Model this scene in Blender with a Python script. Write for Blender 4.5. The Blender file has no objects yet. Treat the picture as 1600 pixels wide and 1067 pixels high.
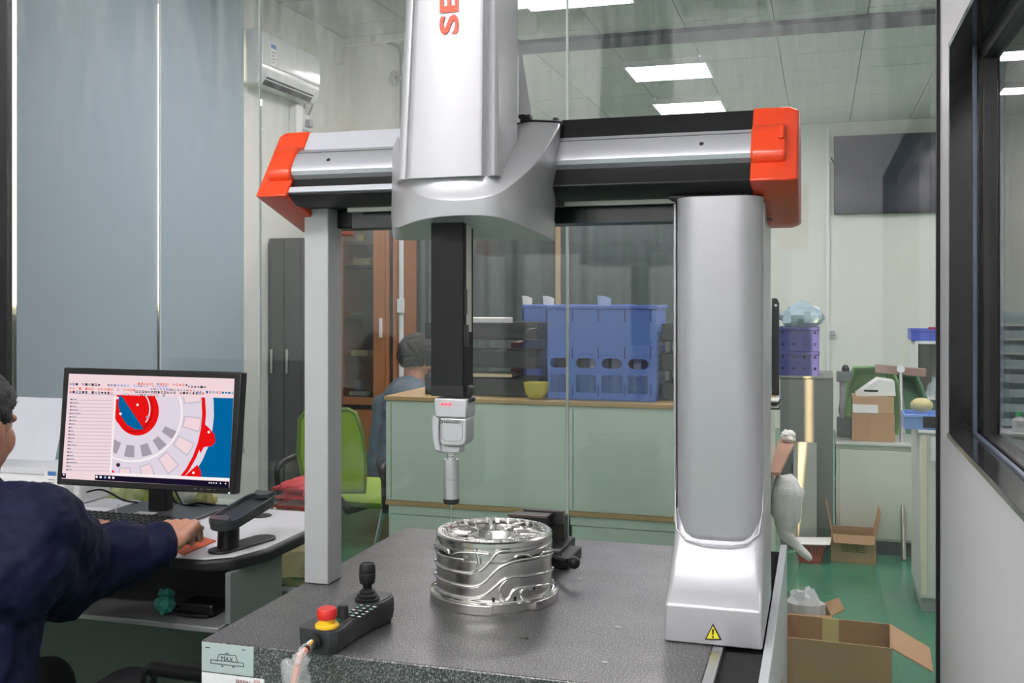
import bpy, bmesh, math, random
from mathutils import Vector, Matrix, Euler
random.seed(7)
PI = math.pi
scene = bpy.context.scene
COL = scene.collection

# ------------------------------------------------------------------ camera
FOC, HC = 1594.0, 1.42                      # focal length in pixels (1600 wide), camera height
YAW = math.atan(482 / FOC)
CS, SN = math.cos(YAW), math.sin(YAW)
HOR = 465.0
cam_data = bpy.data.cameras.new('camera')
cam = bpy.data.objects.new('camera', cam_data)
COL.objects.link(cam)
cam.location = (0, 0, HC)
cam.rotation_euler = (PI / 2, 0, YAW)
cam_data.sensor_width = 36
cam_data.lens = FOC / 1600 * 36
cam_data.shift_y = (HOR - 533.5) / 1600
cam_data.clip_start = 0.05
scene.camera = cam

# ------------------------------------------------------------------ light
world = bpy.data.worlds.new('world')
scene.world = world
world.use_nodes = True
bg = world.node_tree.nodes['Background']
bg.inputs[0].default_value = (1.0, 0.93, 0.72, 1)
bg.inputs[1].default_value = 2.2

def sun_through(a, b, strength, color):
    d = (Vector(b) - Vector(a)).normalized()
    l = bpy.data.lights.new('sun', 'SUN')
    l.energy = strength; l.color = color; l.angle = 0.006
    o = bpy.data.objects.new('sun', l)
    COL.objects.link(o)
    o.rotation_euler = d.to_track_quat('-Z', 'Y').to_euler()
    o.location = (-6, 0, 5)
SUN_SLOT = (-3.3, 3.52, 2.15)
sun_through(SUN_SLOT, (-0.09, 5.95, 0.55), 60.0, (1.0, 0.66, 0.36))

LAMP_HALL, LAMP_CMM = 31.0, 31.0             # radiance of the ceiling panels
scene.view_settings.view_transform = 'Standard'
scene.view_settings.look = 'None'
scene.view_settings.gamma = 1
scene.view_settings.use_curve_mapping = False
scene.view_settings.exposure = 0.0
scene.cycles.max_bounces = 12
scene.cycles.transparent_max_bounces = 24
scene.cycles.caustics_reflective = False
scene.cycles.caustics_refractive = False

# ------------------------------------------------------------------ measuring helpers
def ray(px, py):
    t = (px - 800) / FOC; v = (HOR - py) / FOC
    return t * CS - SN, t * SN + CS, v
def PY(px, py, y):
    dx, dy, v = ray(px, py); k = y / dy
    return Vector((dx * k, y, HC + v * k))
def PX(px, py, x):
    dx, dy, v = ray(px, py); k = x / dx
    return Vector((x, dy * k, HC + v * k))
def PZ(px, py, z):
    dx, dy, v = ray(px, py); k = (z - HC) / v
    return Vector((dx * k, dy * k, z))
def XY(px, y):                               # room x of the image column at depth y
    dx, dy, v = ray(px, 465); return dx * y / dy
def ZY(px, py, y):
    return PY(px, py, y).z

# ------------------------------------------------------------------ materials
def lin(c):
    return tuple(((v / 255) / 12.92 if v / 255 <= 0.04045 else ((v / 255 + 0.055) / 1.055) ** 2.4) for v in c) + (1.0,)
MATS = {}
def mat(name, rgb, rough=0.5, metal=0.0, var=0.06, vscale=6.0, bump=0.0, bscale=40.0, coat=0.0, emit=None, estr=0.0,
        stretch=None, spec=0.5, trans=0.0, alpha=1.0, sheen=0.0):
    if name in MATS: return MATS[name]
    m = bpy.data.materials.new(name); m.use_nodes = True
    nt = m.node_tree; b = nt.nodes['Principled BSDF']
    b.inputs['Roughness'].default_value = rough
    b.inputs['Metallic'].default_value = metal
    b.inputs['Specular IOR Level'].default_value = spec
    b.inputs['Coat Weight'].default_value = coat
    b.inputs['Coat Roughness'].default_value = 0.15
    b.inputs['Transmission Weight'].default_value = trans
    b.inputs['Alpha'].default_value = alpha
    b.inputs['Sheen Weight'].default_value = sheen
    c = lin(rgb)
    tc = nt.nodes.new('ShaderNodeTexCoord')
    src = tc.outputs['Object']
    if stretch:
        mp = nt.nodes.new('ShaderNodeMapping'); mp.inputs['Scale'].default_value = stretch
        nt.links.new(src, mp.inputs['Vector']); src = mp.outputs['Vector']
    if var > 0:
        n = nt.nodes.new('ShaderNodeTexNoise'); n.inputs['Scale'].default_value = vscale; n.inputs['Detail'].default_value = 5
        nt.links.new(src, n.inputs['Vector'])
        r = nt.nodes.new('ShaderNodeMix'); r.data_type = 'RGBA'
        r.inputs[6].default_value = tuple(max(0, v * (1 - var)) for v in c[:3]) + (1,)
        r.inputs[7].default_value = tuple(min(1, v * (1 + var)) for v in c[:3]) + (1,)
        nt.links.new(n.outputs['Fac'], r.inputs[0]); nt.links.new(r.outputs[2], b.inputs['Base Color'])
    else:
        b.inputs['Base Color'].default_value = c
    if bump > 0:
        n2 = nt.nodes.new('ShaderNodeTexNoise'); n2.inputs['Scale'].default_value = bscale; n2.inputs['Detail'].default_value = 4
        nt.links.new(src, n2.inputs['Vector'])
        bp = nt.nodes.new('ShaderNodeBump'); bp.inputs['Strength'].default_value = bump; bp.inputs['Distance'].default_value = 0.01
        nt.links.new(n2.outputs['Fac'], bp.inputs['Height']); nt.links.new(bp.outputs['Normal'], b.inputs['Normal'])
    if emit:
        b.inputs['Emission Color'].default_value = lin(emit); b.inputs['Emission Strength'].default_value = estr
    MATS[name] = m
    return m

def emis(name, rgb, strength):
    if name in MATS: return MATS[name]
    m = bpy.data.materials.new(name); m.use_nodes = True
    nt = m.node_tree; nt.nodes.clear()
    o = nt.nodes.new('ShaderNodeOutputMaterial'); e = nt.nodes.new('ShaderNodeEmission')
    e.inputs[0].default_value = lin(rgb); e.inputs[1].default_value = strength
    nt.links.new(e.outputs[0], o.inputs[0]); MATS[name] = m
    return m

def glass(name, tint, dust=0.0, f0=0.04, zlo=1.9, zhi=2.6, film=0.0):
    """sheet glass: clear body with a Schlick mirror on top and dried cleaning streaks"""
    m = bpy.data.materials.new(name); m.use_nodes = True
    nt = m.node_tree; nt.nodes.clear(); N = nt.nodes.new; L = nt.links.new
    out = N('ShaderNodeOutputMaterial'); tr = N('ShaderNodeBsdfTransparent'); tr.inputs[0].default_value = tint + (1,)
    gl = N('ShaderNodeBsdfGlossy'); gl.inputs['Roughness'].default_value = 0.0
    lw = N('ShaderNodeLayerWeight'); lw.inputs[0].default_value = 0.5
    pw = N('ShaderNodeMath'); pw.operation = 'POWER'; pw.inputs[1].default_value = 5
    L(lw.outputs['Facing'], pw.inputs[0])
    ma = N('ShaderNodeMath'); ma.operation = 'MULTIPLY_ADD'; ma.inputs[1].default_value = 1 - f0; ma.inputs[2].default_value = f0
    L(pw.outputs[0], ma.inputs[0])
    mx = N('ShaderNodeMixShader'); L(ma.outputs[0], mx.inputs[0]); L(tr.outputs[0], mx.inputs[1]); L(gl.outputs[0], mx.inputs[2])
    last = mx.outputs[0]
    if dust > 0 or film > 0:
        g = N('ShaderNodeNewGeometry')
        mp = N('ShaderNodeMapping'); mp.inputs['Scale'].default_value = (9, 1, 1.1); mp.inputs['Rotation'].default_value = (0, 0.28, 0)
        L(g.outputs['Position'], mp.inputs['Vector'])
        n = N('ShaderNodeTexNoise'); n.inputs['Scale'].default_value = 3.2; n.inputs['Detail'].default_value = 9; n.inputs['Roughness'].default_value = 0.72
        L(mp.outputs[0], n.inputs['Vector'])
        rp = N('ShaderNodeMapRange'); rp.inputs[1].default_value = 0.45; rp.inputs[2].default_value = 0.75; L(n.outputs['Fac'], rp.inputs[0])
        sp = N('ShaderNodeSeparateXYZ'); L(g.outputs['Position'], sp.inputs[0])
        zr = N('ShaderNodeMapRange'); zr.inputs[1].default_value = zlo; zr.inputs[2].default_value = zhi; L(sp.outputs['Z'], zr.inputs[0])
        mu = N('ShaderNodeMath'); mu.operation = 'MULTIPLY'; L(rp.outputs[0], mu.inputs[0]); L(zr.outputs[0], mu.inputs[1])
        m2 = N('ShaderNodeMath'); m2.operation = 'MULTIPLY_ADD'; m2.inputs[1].default_value = dust; m2.inputs[2].default_value = film; L(mu.outputs[0], m2.inputs[0])
        df = N('ShaderNodeBsdfDiffuse'); df.inputs[0].default_value = (0.8, 0.84, 0.82, 1)
        m3 = N('ShaderNodeMixShader'); L(m2.outputs[0], m3.inputs[0]); L(last, m3.inputs[1]); L(df.outputs[0], m3.inputs[2])
        last = m3.outputs[0]
    L(last, out.inputs[0]); MATS[name] = m
    return m

def granite():
    m = bpy.data.materials.new('granite'); m.use_nodes = True
    nt = m.node_tree; N = nt.nodes.new; L = nt.links.new; b = nt.nodes['Principled BSDF']
    tc = N('ShaderNodeTexCoord')
    n = N('ShaderNodeTexNoise'); n.inputs['Scale'].default_value = 330; n.inputs['Detail'].default_value = 3; n.inputs['Roughness'].default_value = .65
    L(tc.outputs['Object'], n.inputs['Vector'])
    cr = N('ShaderNodeValToRGB'); L(n.outputs['Fac'], cr.inputs[0])
    e = cr.color_ramp.elements; e[0].position = .40; e[0].color = lin((27, 27, 28)); e[1].position = .68; e[1].color = lin((162, 162, 162))
    k = e.new(.52); k.color = lin((64, 64, 65))
    n2 = N('ShaderNodeTexNoise'); n2.inputs['Scale'].default_value = 9; n2.inputs['Detail'].default_value = 6
    L(tc.outputs['Object'], n2.inputs['Vector'])
    mr = N('ShaderNodeMapRange'); mr.inputs[1].default_value = .3; mr.inputs[2].default_value = .7; mr.inputs[3].default_value = .3; mr.inputs[4].default_value = .42
    L(n2.outputs['Fac'], mr.inputs[0]); L(mr.outputs[0], b.inputs['Roughness'])
    L(cr.outputs[0], b.inputs['Base Color'])
    b.inputs['Specular IOR Level'].default_value = .85
    return m

# ------------------------------------------------------------------ mesh builder
class MB:
    def __init__(s): s.v = []; s.f = []; s.mi = []; s.cur = 0
    def add(s, vs, fs):
        o = len(s.v); s.v += [tuple(v) for v in vs]
        for f in fs: s.f.append([i + o for i in f]); s.mi.append(s.cur)
        return s
    def box(s, x0, x1, y0, y1, z0, z1):
        x0, x1 = min(x0, x1), max(x0, x1); y0, y1 = min(y0, y1), max(y0, y1); z0, z1 = min(z0, z1), max(z0, z1)
        v = [(x0,y0,z0),(x1,y0,z0),(x1,y1,z0),(x0,y1,z0),(x0,y0,z1),(x1,y0,z1),(x1,y1,z1),(x0,y1,z1)]
        return s.add(v, [(0,3,2,1),(4,5,6,7),(0,1,5,4),(1,2,6,5),(2,3,7,6),(3,0,4,7)])
    def cbox(s, c, d, rot=None):
        h = [x / 2 for x in d]; R = Euler(rot).to_matrix() if rot else Matrix.Identity(3)
        v = [Vector(c) + R @ Vector((sx*h[0], sy*h[1], sz*h[2])) for sx, sy, sz in
             ((-1,-1,-1),(1,-1,-1),(1,1,-1),(-1,1,-1),(-1,-1,1),(1,-1,1),(1,1,1),(-1,1,1))]
        return s.add(v, [(0,3,2,1),(4,5,6,7),(0,1,5,4),(1,2,6,5),(2,3,7,6),(3,0,4,7)])
    def prism(s, pts, axis, a, b):
        n = len(pts)
        def P(p, t): return {'x': (t, p[0], p[1]), 'y': (p[0], t, p[1]), 'z': (p[0], p[1], t)}[axis]
        v = [P(p, a) for p in pts] + [P(p, b) for p in pts]
        return s.add(v, [list(range(n))[::-1], list(range(n, 2*n))] + [(i, (i+1) % n, n+(i+1) % n, n+i) for i in range(n)])
    def loft(s, rings, cap0=True, cap1=True, closed=True):
        n = len(rings[0]); v = [p for r in rings for p in r]; f = []
        for k in range(len(rings)-1):
            for i in range(n if closed else n-1):
                j = (i+1) % n; f.append((k*n+i, k*n+j, (k+1)*n+j, (k+1)*n+i))
        if cap0: f.append(list(range(n))[::-1])
        if cap1: f.append([(len(rings)-1)*n+i for i in range(n)])
        return s.add(v, f)
    def lathe(s, prof, c=(0,0,0), axis='z', n=32, rot=None):
        R = {'z': Matrix.Identity(3), 'x': Matrix(((0,0,1),(1,0,0),(0,1,0))), 'y': Matrix(((1,0,0),(0,0,1),(0,-1,0)))}[axis]
        if rot is not None: R = rot
        rings = [[Vector(c) + R @ Vector((r*math.cos(2*PI*i/n), r*math.sin(2*PI*i/n), h)) for i in range(n)] for r, h in prof]
        return s.loft(rings, prof[0][0] > 1e-6 or True, True)
    def tube(s, pts, r, n=8, closed=False):
        pts = [Vector(p) for p in pts]; m = len(pts)
        rr = r if isinstance(r, (list, tuple)) else [r]*m
        rings = []; up = None
        for i in range(m):
            a = pts[(i-1) % m] if (closed or i > 0) else pts[i]
            b = pts[(i+1) % m] if (closed or i < m-1) else pts[i]
            d = (b-a).normalized() if (b-a).length > 1e-9 else Vector((0,0,1))
            if up is None:
                up = Vector((0,0,1)) if abs(d.z) < .9 else Vector((1,0,0))
            u = d.cross(up)
            if u.length < 1e-6: u = d.orthogonal()
            u.normalize(); w = u.cross(d).normalized(); up = w
            rings.append([pts[i] + (u*math.cos(2*PI*k/n) + w*math.sin(2*PI*k/n))*rr[i] for k in range(n)])
        if closed: rings.append(rings[0]); return s.loft(rings, False, False)
        return s.loft(rings)
    def ell(s, c, r, n=16, rot=None):
        R = rot if rot is not None else Matrix.Identity(3)
        m = n//2; rings = []
        for k in range(m+1):
            a = -PI/2 + PI*k/m; ca = max(math.cos(a), 1e-3)
            rings.append([Vector(c) + R @ Vector((r[0]*ca*math.cos(2*PI*i/n), r[1]*ca*math.sin(2*PI*i/n), r[2]*math.sin(a))) for i in range(n)])
        return s.loft(rings)
    def cap(s, a, b, ra, rb, n=12):
        """tapered capsule"""
        a, b = Vector(a), Vector(b); d = b-a
        q = d.to_track_quat('Z', 'Y').to_matrix(); L = d.length; prof = []
        for k in range(5): t = -PI/2 + PI/2*k/4; prof.append((max(ra*math.cos(t), 1e-3), ra*math.sin(t)))
        for k in range(5): t = PI/2*k/4; prof.append((max(rb*math.cos(t), 1e-3), L + rb*math.sin(t)))
        return s.lathe(prof, a, n=n, rot=q)
    def grid(s, rows):
        nr, nc = len(rows), len(rows[0])
        return s.add([p for r in rows for p in r], [(i*nc+j, i*nc+j+1, (i+1)*nc+j+1, (i+1)*nc+j) for i in range(nr-1) for j in range(nc-1)])
    def panel(s, outer, holes, thick, M):
        """flat plate with holes (polygons in 2D), extruded, placed by matrix M"""
        cu = bpy.data.curves.new('tmp', 'CURVE'); cu.dimensions = '2D'; cu.fill_mode = 'BOTH'; cu.extrude = thick/2
        for poly in [outer] + list(holes):
            sp = cu.splines.new('POLY'); sp.points.add(len(poly)-1); sp.use_cyclic_u = True
            for q, p in zip(sp.points, poly): q.co = (p[0], p[1], 0, 1)
        me = curve_mesh(cu)
        s.add([M @ v.co for v in me.vertices], [list(p.vertices) for p in me.polygons])
        bpy.data.meshes.remove(me)
        return s

def curve_mesh(cu):
    o = bpy.data.objects.new('tmp', cu); COL.objects.link(o)
    dg = bpy.context.evaluated_depsgraph_get()
    me = bpy.data.meshes.new_from_object(o.evaluated_get(dg))
    bpy.data.objects.remove(o); bpy.data.curves.remove(cu)
    return me
def text_into(mb, body, size, M, thick=0.0004, offset=0.0, align='LEFT', shear=0.0):
    cu = bpy.data.curves.new('tmp', 'FONT'); cu.body = body; cu.size = size; cu.extrude = thick/2; cu.offset = offset
    cu.align_x = align; cu.shear = shear; cu.resolution_u = 4
    me = curve_mesh(cu)
    mb.add([M @ v.co for v in me.vertices], [list(p.vertices) for p in me.polygons])
    bpy.data.meshes.remove(me)
def frame_mat(o, ux, uy):
    ux = Vector(ux).normalized(); uy = Vector(uy); uy = (uy - ux*uy.dot(ux)).normalized(); n = ux.cross(uy)
    return Matrix(((ux.x, uy.x, n.x, o[0]), (ux.y, uy.y, n.y, o[1]), (ux.z, uy.z, n.z, o[2]), (0,0,0,1)))
def rrect(x0, x1, y0, y1, rf, rb, z, n=5):
    """rounded rectangle ring (front = small y)"""
    pts = []
    for cx, cy, r, a0 in ((x0+rf, y0+rf, rf, PI), (x1-rf, y0+rf, rf, 1.5*PI), (x1-rb, y1-rb, rb, 0), (x0+rb, y1-rb, rb, .5*PI)):
        for k in range(n+1):
            a = a0 + PI/2*k/n; pts.append((cx + r*math.cos(a), cy + r*math.sin(a), z))
    return pts
def circ(cx, cy, r, n=24, a0=0, rx=None):
    return [(cx + (rx or r)*math.cos(a0+2*PI*k/n), cy + r*math.sin(a0+2*PI*k/n)) for k in range(n)]
def stadium(x0, x1, y0, y1, n=6):
    r = (y1-y0)/2; cy = (y0+y1)/2
    return [(x1-r + r*math.cos(-PI/2+PI*k/n), cy + r*math.sin(-PI/2+PI*k/n)) for k in range(n+1)] + \
           [(x0+r + r*math.cos(PI/2+PI*k/n), cy + r*math.sin(PI/2+PI*k/n)) for k in range(n+1)]

# ------------------------------------------------------------------ objects
WLOC = {}
def thing(name, label, cat, loc=(0,0,0), rotz=0.0, group=None):
    o = bpy.data.objects.new(name, None); COL.objects.link(o)
    o.empty_display_size = .05
    o.location = loc; o.rotation_euler = (0, 0, rotz); o['label'] = label; o['category'] = cat
    if group: o['group'] = group
    WLOC[o.name] = Vector(loc)
    return o
def tag(o, label, cat, group=None, kind=None):
    o['label'] = label; o['category'] = cat
    if group: o['group'] = group
    if kind: o['kind'] = kind
    return o
def obj(name, mb, mats, parent=None, bevel=0.0, seg=2, smooth=32, sub=0, local=False, kind=None, label=None, solid=0.0, recalc=True, ang=30):
    me = bpy.data.meshes.new(name)
    if parent is not None: off = Vector((0,0,0)) if local else WLOC.get(parent.name, Vector((0,0,0)))
    else:
        xs = list(zip(*mb.v)); off = Vector(((min(xs[0])+max(xs[0]))/2, (min(xs[1])+max(xs[1]))/2, min(xs[2])))
        if local: off = Vector((0,0,0))
    me.from_pydata([Vector(v)-off for v in mb.v], [], mb.f)
    mats = mats if isinstance(mats, (list, tuple)) else [mats]
    for m in mats: me.materials.append(m)
    if len(mats) > 1: me.polygons.foreach_set('material_index', mb.mi)
    if recalc:
        b = bmesh.new(); b.from_mesh(me); bmesh.ops.recalc_face_normals(b, faces=b.faces); b.to_mesh(me); b.free()
    if smooth:
        me.polygons.foreach_set('use_smooth', [True]*len(me.polygons))
        if smooth < 180 and not sub: me.set_sharp_from_angle(angle=math.radians(smooth))
    me.update()
    o = bpy.data.objects.new(name, me); COL.objects.link(o)
    if parent is not None:
        o.parent = parent
        WLOC[o.name] = off if not local else Vector((0,0,0))
    else: o.location = off; WLOC[o.name] = off
    if solid:
        md = o.modifiers.new('solid', 'SOLIDIFY'); md.thickness = solid; md.offset = 0
    if sub:
        md = o.modifiers.new('sub', 'SUBSURF'); md.levels = md.render_levels = sub
    if bevel:
        md = o.modifiers.new('bevel', 'BEVEL'); md.width = bevel; md.segments = seg; md.limit_method = 'ANGLE'; md.angle_limit = math.radians(ang)
        md.harden_normals = False
    if kind: o['kind'] = kind
    if label: o['label'] = label
    return o
def struct(name, mb, m, parent=None, **k):
    o = obj(name, mb, m, parent, **k)
    if parent is None: o['kind'] = 'structure'
    return o
def kids(o): return list(o.children)
def copy_tree(o, parent=None):
    c = o.copy(); COL.objects.link(c); c.parent = parent
    if parent is None: WLOC[c.name] = Vector(o.location)
    for ch in kids(o): copy_tree(ch, c)
    return c
def MBox(*a): return MB().box(*a)

# ------------------------------------------------------------------ shared materials
M_wall = mat('wall_paint', (222, 224, 216), .6, var=.03, vscale=2, bump=.03, bscale=60)
M_wallr = mat('wall_panel_paint', (226, 223, 226), .45, var=.02, vscale=2)
M_black = mat('black_plastic', (16, 16, 18), .42, var=.1)
M_rub = mat('black_rubber', (12, 12, 13), .65, var=.1)
M_blackgloss = mat('black_gloss', (12, 12, 13), .12, var=.05)
M_white = mat('white_plastic', (232, 234, 234), .4, var=.02)
M_alu = mat('aluminium', (198, 200, 203), .3, 1.0, var=.06, vscale=5, stretch=(1, 40, 40))
M_steel = mat('bright_steel', (205, 205, 205), .16, 1.0, var=.05)
M_silver = mat('silver_paint', (182, 182, 186), .36, .35, var=.015, vscale=300, coat=.35)
M_silver2 = mat('grey_paint', (168, 170, 171), .5, .1, var=.02, vscale=200)
M_orange = mat('orange_paint', (226, 68, 28), .32, var=.04, vscale=3, coat=.3, bump=.02, bscale=300)
M_granite = granite()
M_screw = mat('screw_steel', (150, 150, 150), .3, 1.0)
M_card = mat('cardboard', (176, 138, 100), .8, var=.12, vscale=8, bump=.05, bscale=60)
M_card_in = mat('cardboard_inside', (150, 118, 86), .85, var=.12, vscale=8)
M_paper = mat('paper', (236, 236, 230), .7, var=.03)
M_skin = mat('skin', (184, 130, 102), .5, var=.1, vscale=14, bump=.05, bscale=160)
M_hair = mat('hair', (16, 14, 13), .55, var=.3, vscale=120, stretch=(1, 1, .15), bump=.5, bscale=260)

def smooth_path(P, n=6):
    out = []
    P = [Vector(p) for p in P]
    for i in range(len(P)-1):
        p0 = P[max(i-1, 0)]; p1 = P[i]; p2 = P[i+1]; p3 = P[min(i+2, len(P)-1)]
        for k in range(n):
            t = k/n; out.append(.5*((2*p1)+(-p0+p2)*t+(2*p0-5*p1+4*p2-p3)*t*t+(-p0+3*p1-3*p2+p3)*t**3))
    return out + [P[-1]]
# ================================================================== SETTING
GY = 2.75                    # the glass partition
WX = 0.285                   # right wall face
HX0, HX1, HY1, RY0, CZ = -3.3, 3.0, 11.5, -1.05, 3.3
M_floor = mat('green_epoxy_floor', (58, 122, 94), .22, var=.14, vscale=1.6, bump=.012, bscale=9, coat=.2)
struct('floor', MBox(HX0-.2, HX1+.2, RY0-.2, HY1+.2, -.1, 0), M_floor)
M_ceil = mat('ceiling_tile', (200, 200, 198), .8, var=.05, vscale=3)
ceil = struct('ceiling', MBox(HX0-.2, HX1+.2, RY0-.2, HY1+.2, CZ+.012, CZ+.12), mat('ceiling_joint', (84, 88, 86), .9))
TS = .6
tile = None
nx = int((HX1-HX0)/TS+.5); ny = int((HY1-GY)/TS)+1
for j in range(ny):
    for i in range(nx):
        x0 = HX0 + i*TS; y0 = GY + .05 + j*TS; y1 = min(y0+TS, HY1)
        if y1 - y0 < .1: continue
        if tile is None:
            tile = obj('ceiling_tile', MBox(.004, TS-.004, .004, TS-.004, 0, .012), M_ceil, ceil, local=True)
            tile.location = (x0 - ceil.location.x, y0 - ceil.location.y, CZ - ceil.location.z); continue
        c = tile.copy(); COL.objects.link(c); c.parent = ceil
        c.location = (x0 - ceil.location.x, y0 - ceil.location.y, CZ - ceil.location.z + random.uniform(0, .002))
        if y1-y0 < TS: c.scale = (1, (y1-y0)/TS, 1)
struct('ceiling_inner', MBox(HX0, HX1, RY0, GY+.05, CZ, CZ+.012), M_ceil)
b0, b1 = PZ(1300, 26, CZ), PZ(1300, 44, CZ)
struct('trim_1', MBox(-2.75, HX1, b0.y, b1.y, CZ-.03, CZ+.001), mat('dark_bulkhead', (62, 70, 82), .6, var=.08), bevel=.004)

WY0, WY1, WZ0, WZ1 = 3.49, 5.30, 1.35, 3.0
Mleft = Matrix(((0,0,1,HX0-.02),(1,0,0,0),(0,1,0,0),(0,0,0,1)))      # (y,z) -> world on the left wall
struct('wall_left', MB().panel([(RY0,0),(HY1,0),(HY1,CZ),(RY0,CZ)], [[(WY0,WZ0),(WY0,WZ1),(WY1,WZ1),(WY1,WZ0)]], .04, Mleft), M_wall, smooth=0)
struct('wall_far', MBox(HX0, HX1, HY1, HY1+.1, 0, CZ), M_wall)
struct('wall_east', MBox(HX1, HX1+.1, RY0, HY1, 0, CZ), M_wall)
struct('wall_back', MBox(HX0, HX1, RY0-.1, RY0, 0, CZ), mat('back_wall_paint', (238, 236, 238), .6, var=.03))
struct('wall_inner', MBox(-2.72, -2.62, RY0, GY, 0, CZ), mat('inner_wall_paint', (205, 207, 204), .6, var=.03))
# structural pillar in the far left corner
struct('wall_pillar', MBox(HX0, XY(634, 6.8), 6.8, 7.4, 0, CZ), M_wall)
struct('trim_2', MBox(HX0, XY(650, 6.7), 6.70, 6.8, CZ-.05, CZ), M_wall, bevel=.005)

# right wall with its black-framed window
wy = 2.545; wz0 = PX(1483, 683, WX).z; wz1 = PX(1481, 73, WX).z; wya = .35
Mright = Matrix(((0,0,1,WX+.05),(1,0,0,0),(0,1,0,0),(0,0,0,1)))
struct('wall_right', MB().panel([(RY0,0),(GY+.012,0),(GY+.012,CZ),(RY0,CZ)], [[(wya,wz0),(wya,wz1),(wy,wz1),(wy,wz0)]], .10, Mright), M_wallr, smooth=0)
win = bpy.data.objects.new('window_1', None); COL.objects.link(win); win['kind'] = 'structure'; win.location = (WX, wy, wz0); WLOC['window_1'] = Vector(win.location)
M_frame = mat('window_frame_black', (14, 14, 15), .1, var=.1, coat=.5)
M_frame2 = mat('window_frame_matt', (40, 41, 40), .35, var=.08)
obj('jamb', MBox(WX-.002, WX+.105, wy-.012, wy, wz0, wz1), M_frame, win, bevel=.001)
obj('jamb', MBox(WX-.002, WX+.105, wya, wya+.012, wz0, wz1), M_frame, win, bevel=.001)
obj('head', MBox(WX-.002, WX+.105, wya, wy, wz1-.012, wz1), M_frame, win, bevel=.001)
obj('sill', MBox(WX-.006, WX+.105, wya, wy, wz0, wz0+.012), mat('sill_black', (40, 41, 42), .14, coat=.4), win, bevel=.002)
obj('stop_bead', MB().box(WX+.047, WX+.056, wy-.02, wy-.012, wz0+.012, wz1-.012).box(WX+.047, WX+.056, wya, wy-.012, wz0+.012, wz0+.018), mat('blue_bead', (104, 116, 134), .3), win, bevel=.001)
for y0, y1, z0, z1 in ((wy-.047, wy-.012, wz0+.012, wz1-.012), (wya+.012, wya+.05, wz0+.012, wz1-.012)):
    obj('sash_bar', MBox(WX+.064, WX+.100, y0, y1, z0, z1), M_frame2, win, bevel=.002)
for z0, z1 in ((wz0+.012, wz0+.018), (wz1-.05, wz1-.012)):
    obj('sash_bar', MBox(WX+.064, WX+.100, wya+.05, wy-.047, z0, z1), M_frame2, win, bevel=.002)
obj('pane', MBox(WX+.079, WX+.085, wya+.05, wy-.047, wz0+.018, wz1-.05), glass('window_glass', (.96, .975, .965), f0=.10), win, smooth=0)

# glass partition: frameless panes with bright polished edges
G = bpy.data.objects.new('wall_glass', None); COL.objects.link(G); G['kind'] = 'structure'; G.location = (-1.15, GY, 0); WLOC['wall_glass'] = Vector(G.location)
M_gl = glass('partition_glass', (.955, .972, .962), dust=.30, zlo=1.75, zhi=2.5, film=.012)
edges = [XY(9, GY), XY(405, GY), XY(886, GY), WX]
for k in range(3):
    obj('glass_pane', MBox(edges[k]+.004, edges[k+1]-.004, GY, GY+.010, .01, CZ), M_gl, G, smooth=0)
M_seal = mat('clear_seal', (196, 206, 202), .35, var=.05)
for k in (1, 2):
    w = .0016 if k == 1 else .0026
    obj('joint_seal', MBox(edges[k]-w, edges[k]+w, GY-.001, GY+.011, .01, CZ), M_seal, G)
obj('corner_seal', MBox(WX-.008, WX, GY-.012, GY+.012, 0, CZ), M_rub, G)
obj('mullion', MBox(edges[0]-.03, edges[0], GY-.03, GY+.03, 0, CZ), M_black, G, bevel=.003)
obj('floor_channel', MBox(edges[0], WX, GY-.012, GY+.022, 0, .012), M_alu, G)
struct('door_1', MBox(-2.62, edges[0]-.031, GY-.02, GY+.02, 0, CZ), mat('door_dark', (26, 26, 28), .3))

# hall window behind the roller blinds
wl = struct('window_2', MB().panel([(WY0-.0,WZ0),(WY1,WZ0),(WY1,WZ1),(WY0,WZ1)], [[(WY0+.005,WZ0+.05),(WY0+.005,WZ1-.05),(WY1-.05,WZ1-.05),(WY1-.05,WZ0+.05)]], .03, Mleft), M_white, smooth=0)
# ceiling lamps
def lamp(x, y, w, d, label, group, power, frame=True):
    t = thing('ceiling_light', label, 'light', (x, y, CZ), 0, group)
    z1 = CZ; z0 = CZ-.05
    obj('housing', MB().box(x-w/2, x+w/2, y-d/2, y-d/2+.012, z0, z1).box(x-w/2, x+w/2, y+d/2-.012, y+d/2, z0, z1)
        .box(x-w/2, x-w/2+.012, y-d/2+.012, y+d/2-.012, z0, z1).box(x+w/2-.012, x+w/2, y-d/2+.012, y+d/2-.012, z0, z1), M_white, t)
    obj('diffuser', MBox(x-w/2+.012, x+w/2-.012, y-d/2+.012, y+d/2-.012, z0+.004, z0+.012), power, t)
    return t
E_hall = emis('lamp_hall', (255, 244, 250), LAMP_HALL)
E_cmm = emis('lamp_cmm', (255, 252, 252), LAMP_CMM)
def hall_lamp(pxl, pxr, pyn, pyf, label, group=None, near=None):
    a = PZ(pxl, pyf, CZ-.05); b = PZ(pxr, pyf, CZ-.05); n = PZ((pxl+pxr)/2, pyn, CZ-.05)
    yf = (a.y+b.y)/2; yn = n.y if near is None else near
    return lamp((a.x+b.x)/2, (yf+yn)/2, b.x-a.x, yf-yn, label, group, E_hall)
hall_lamp(990, 1117, 101, 125, 'square white ceiling panel light, complete, just above the black beam')
hall_lamp(1030, 1137, 160, 177, 'square white ceiling panel light half hidden behind the black beam')
l3 = PZ(1000, 3, CZ-.05)
hall_lamp(822, 998, -22, 12, 'largest ceiling panel light, cut off by the top edge beside the silver column')
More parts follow.
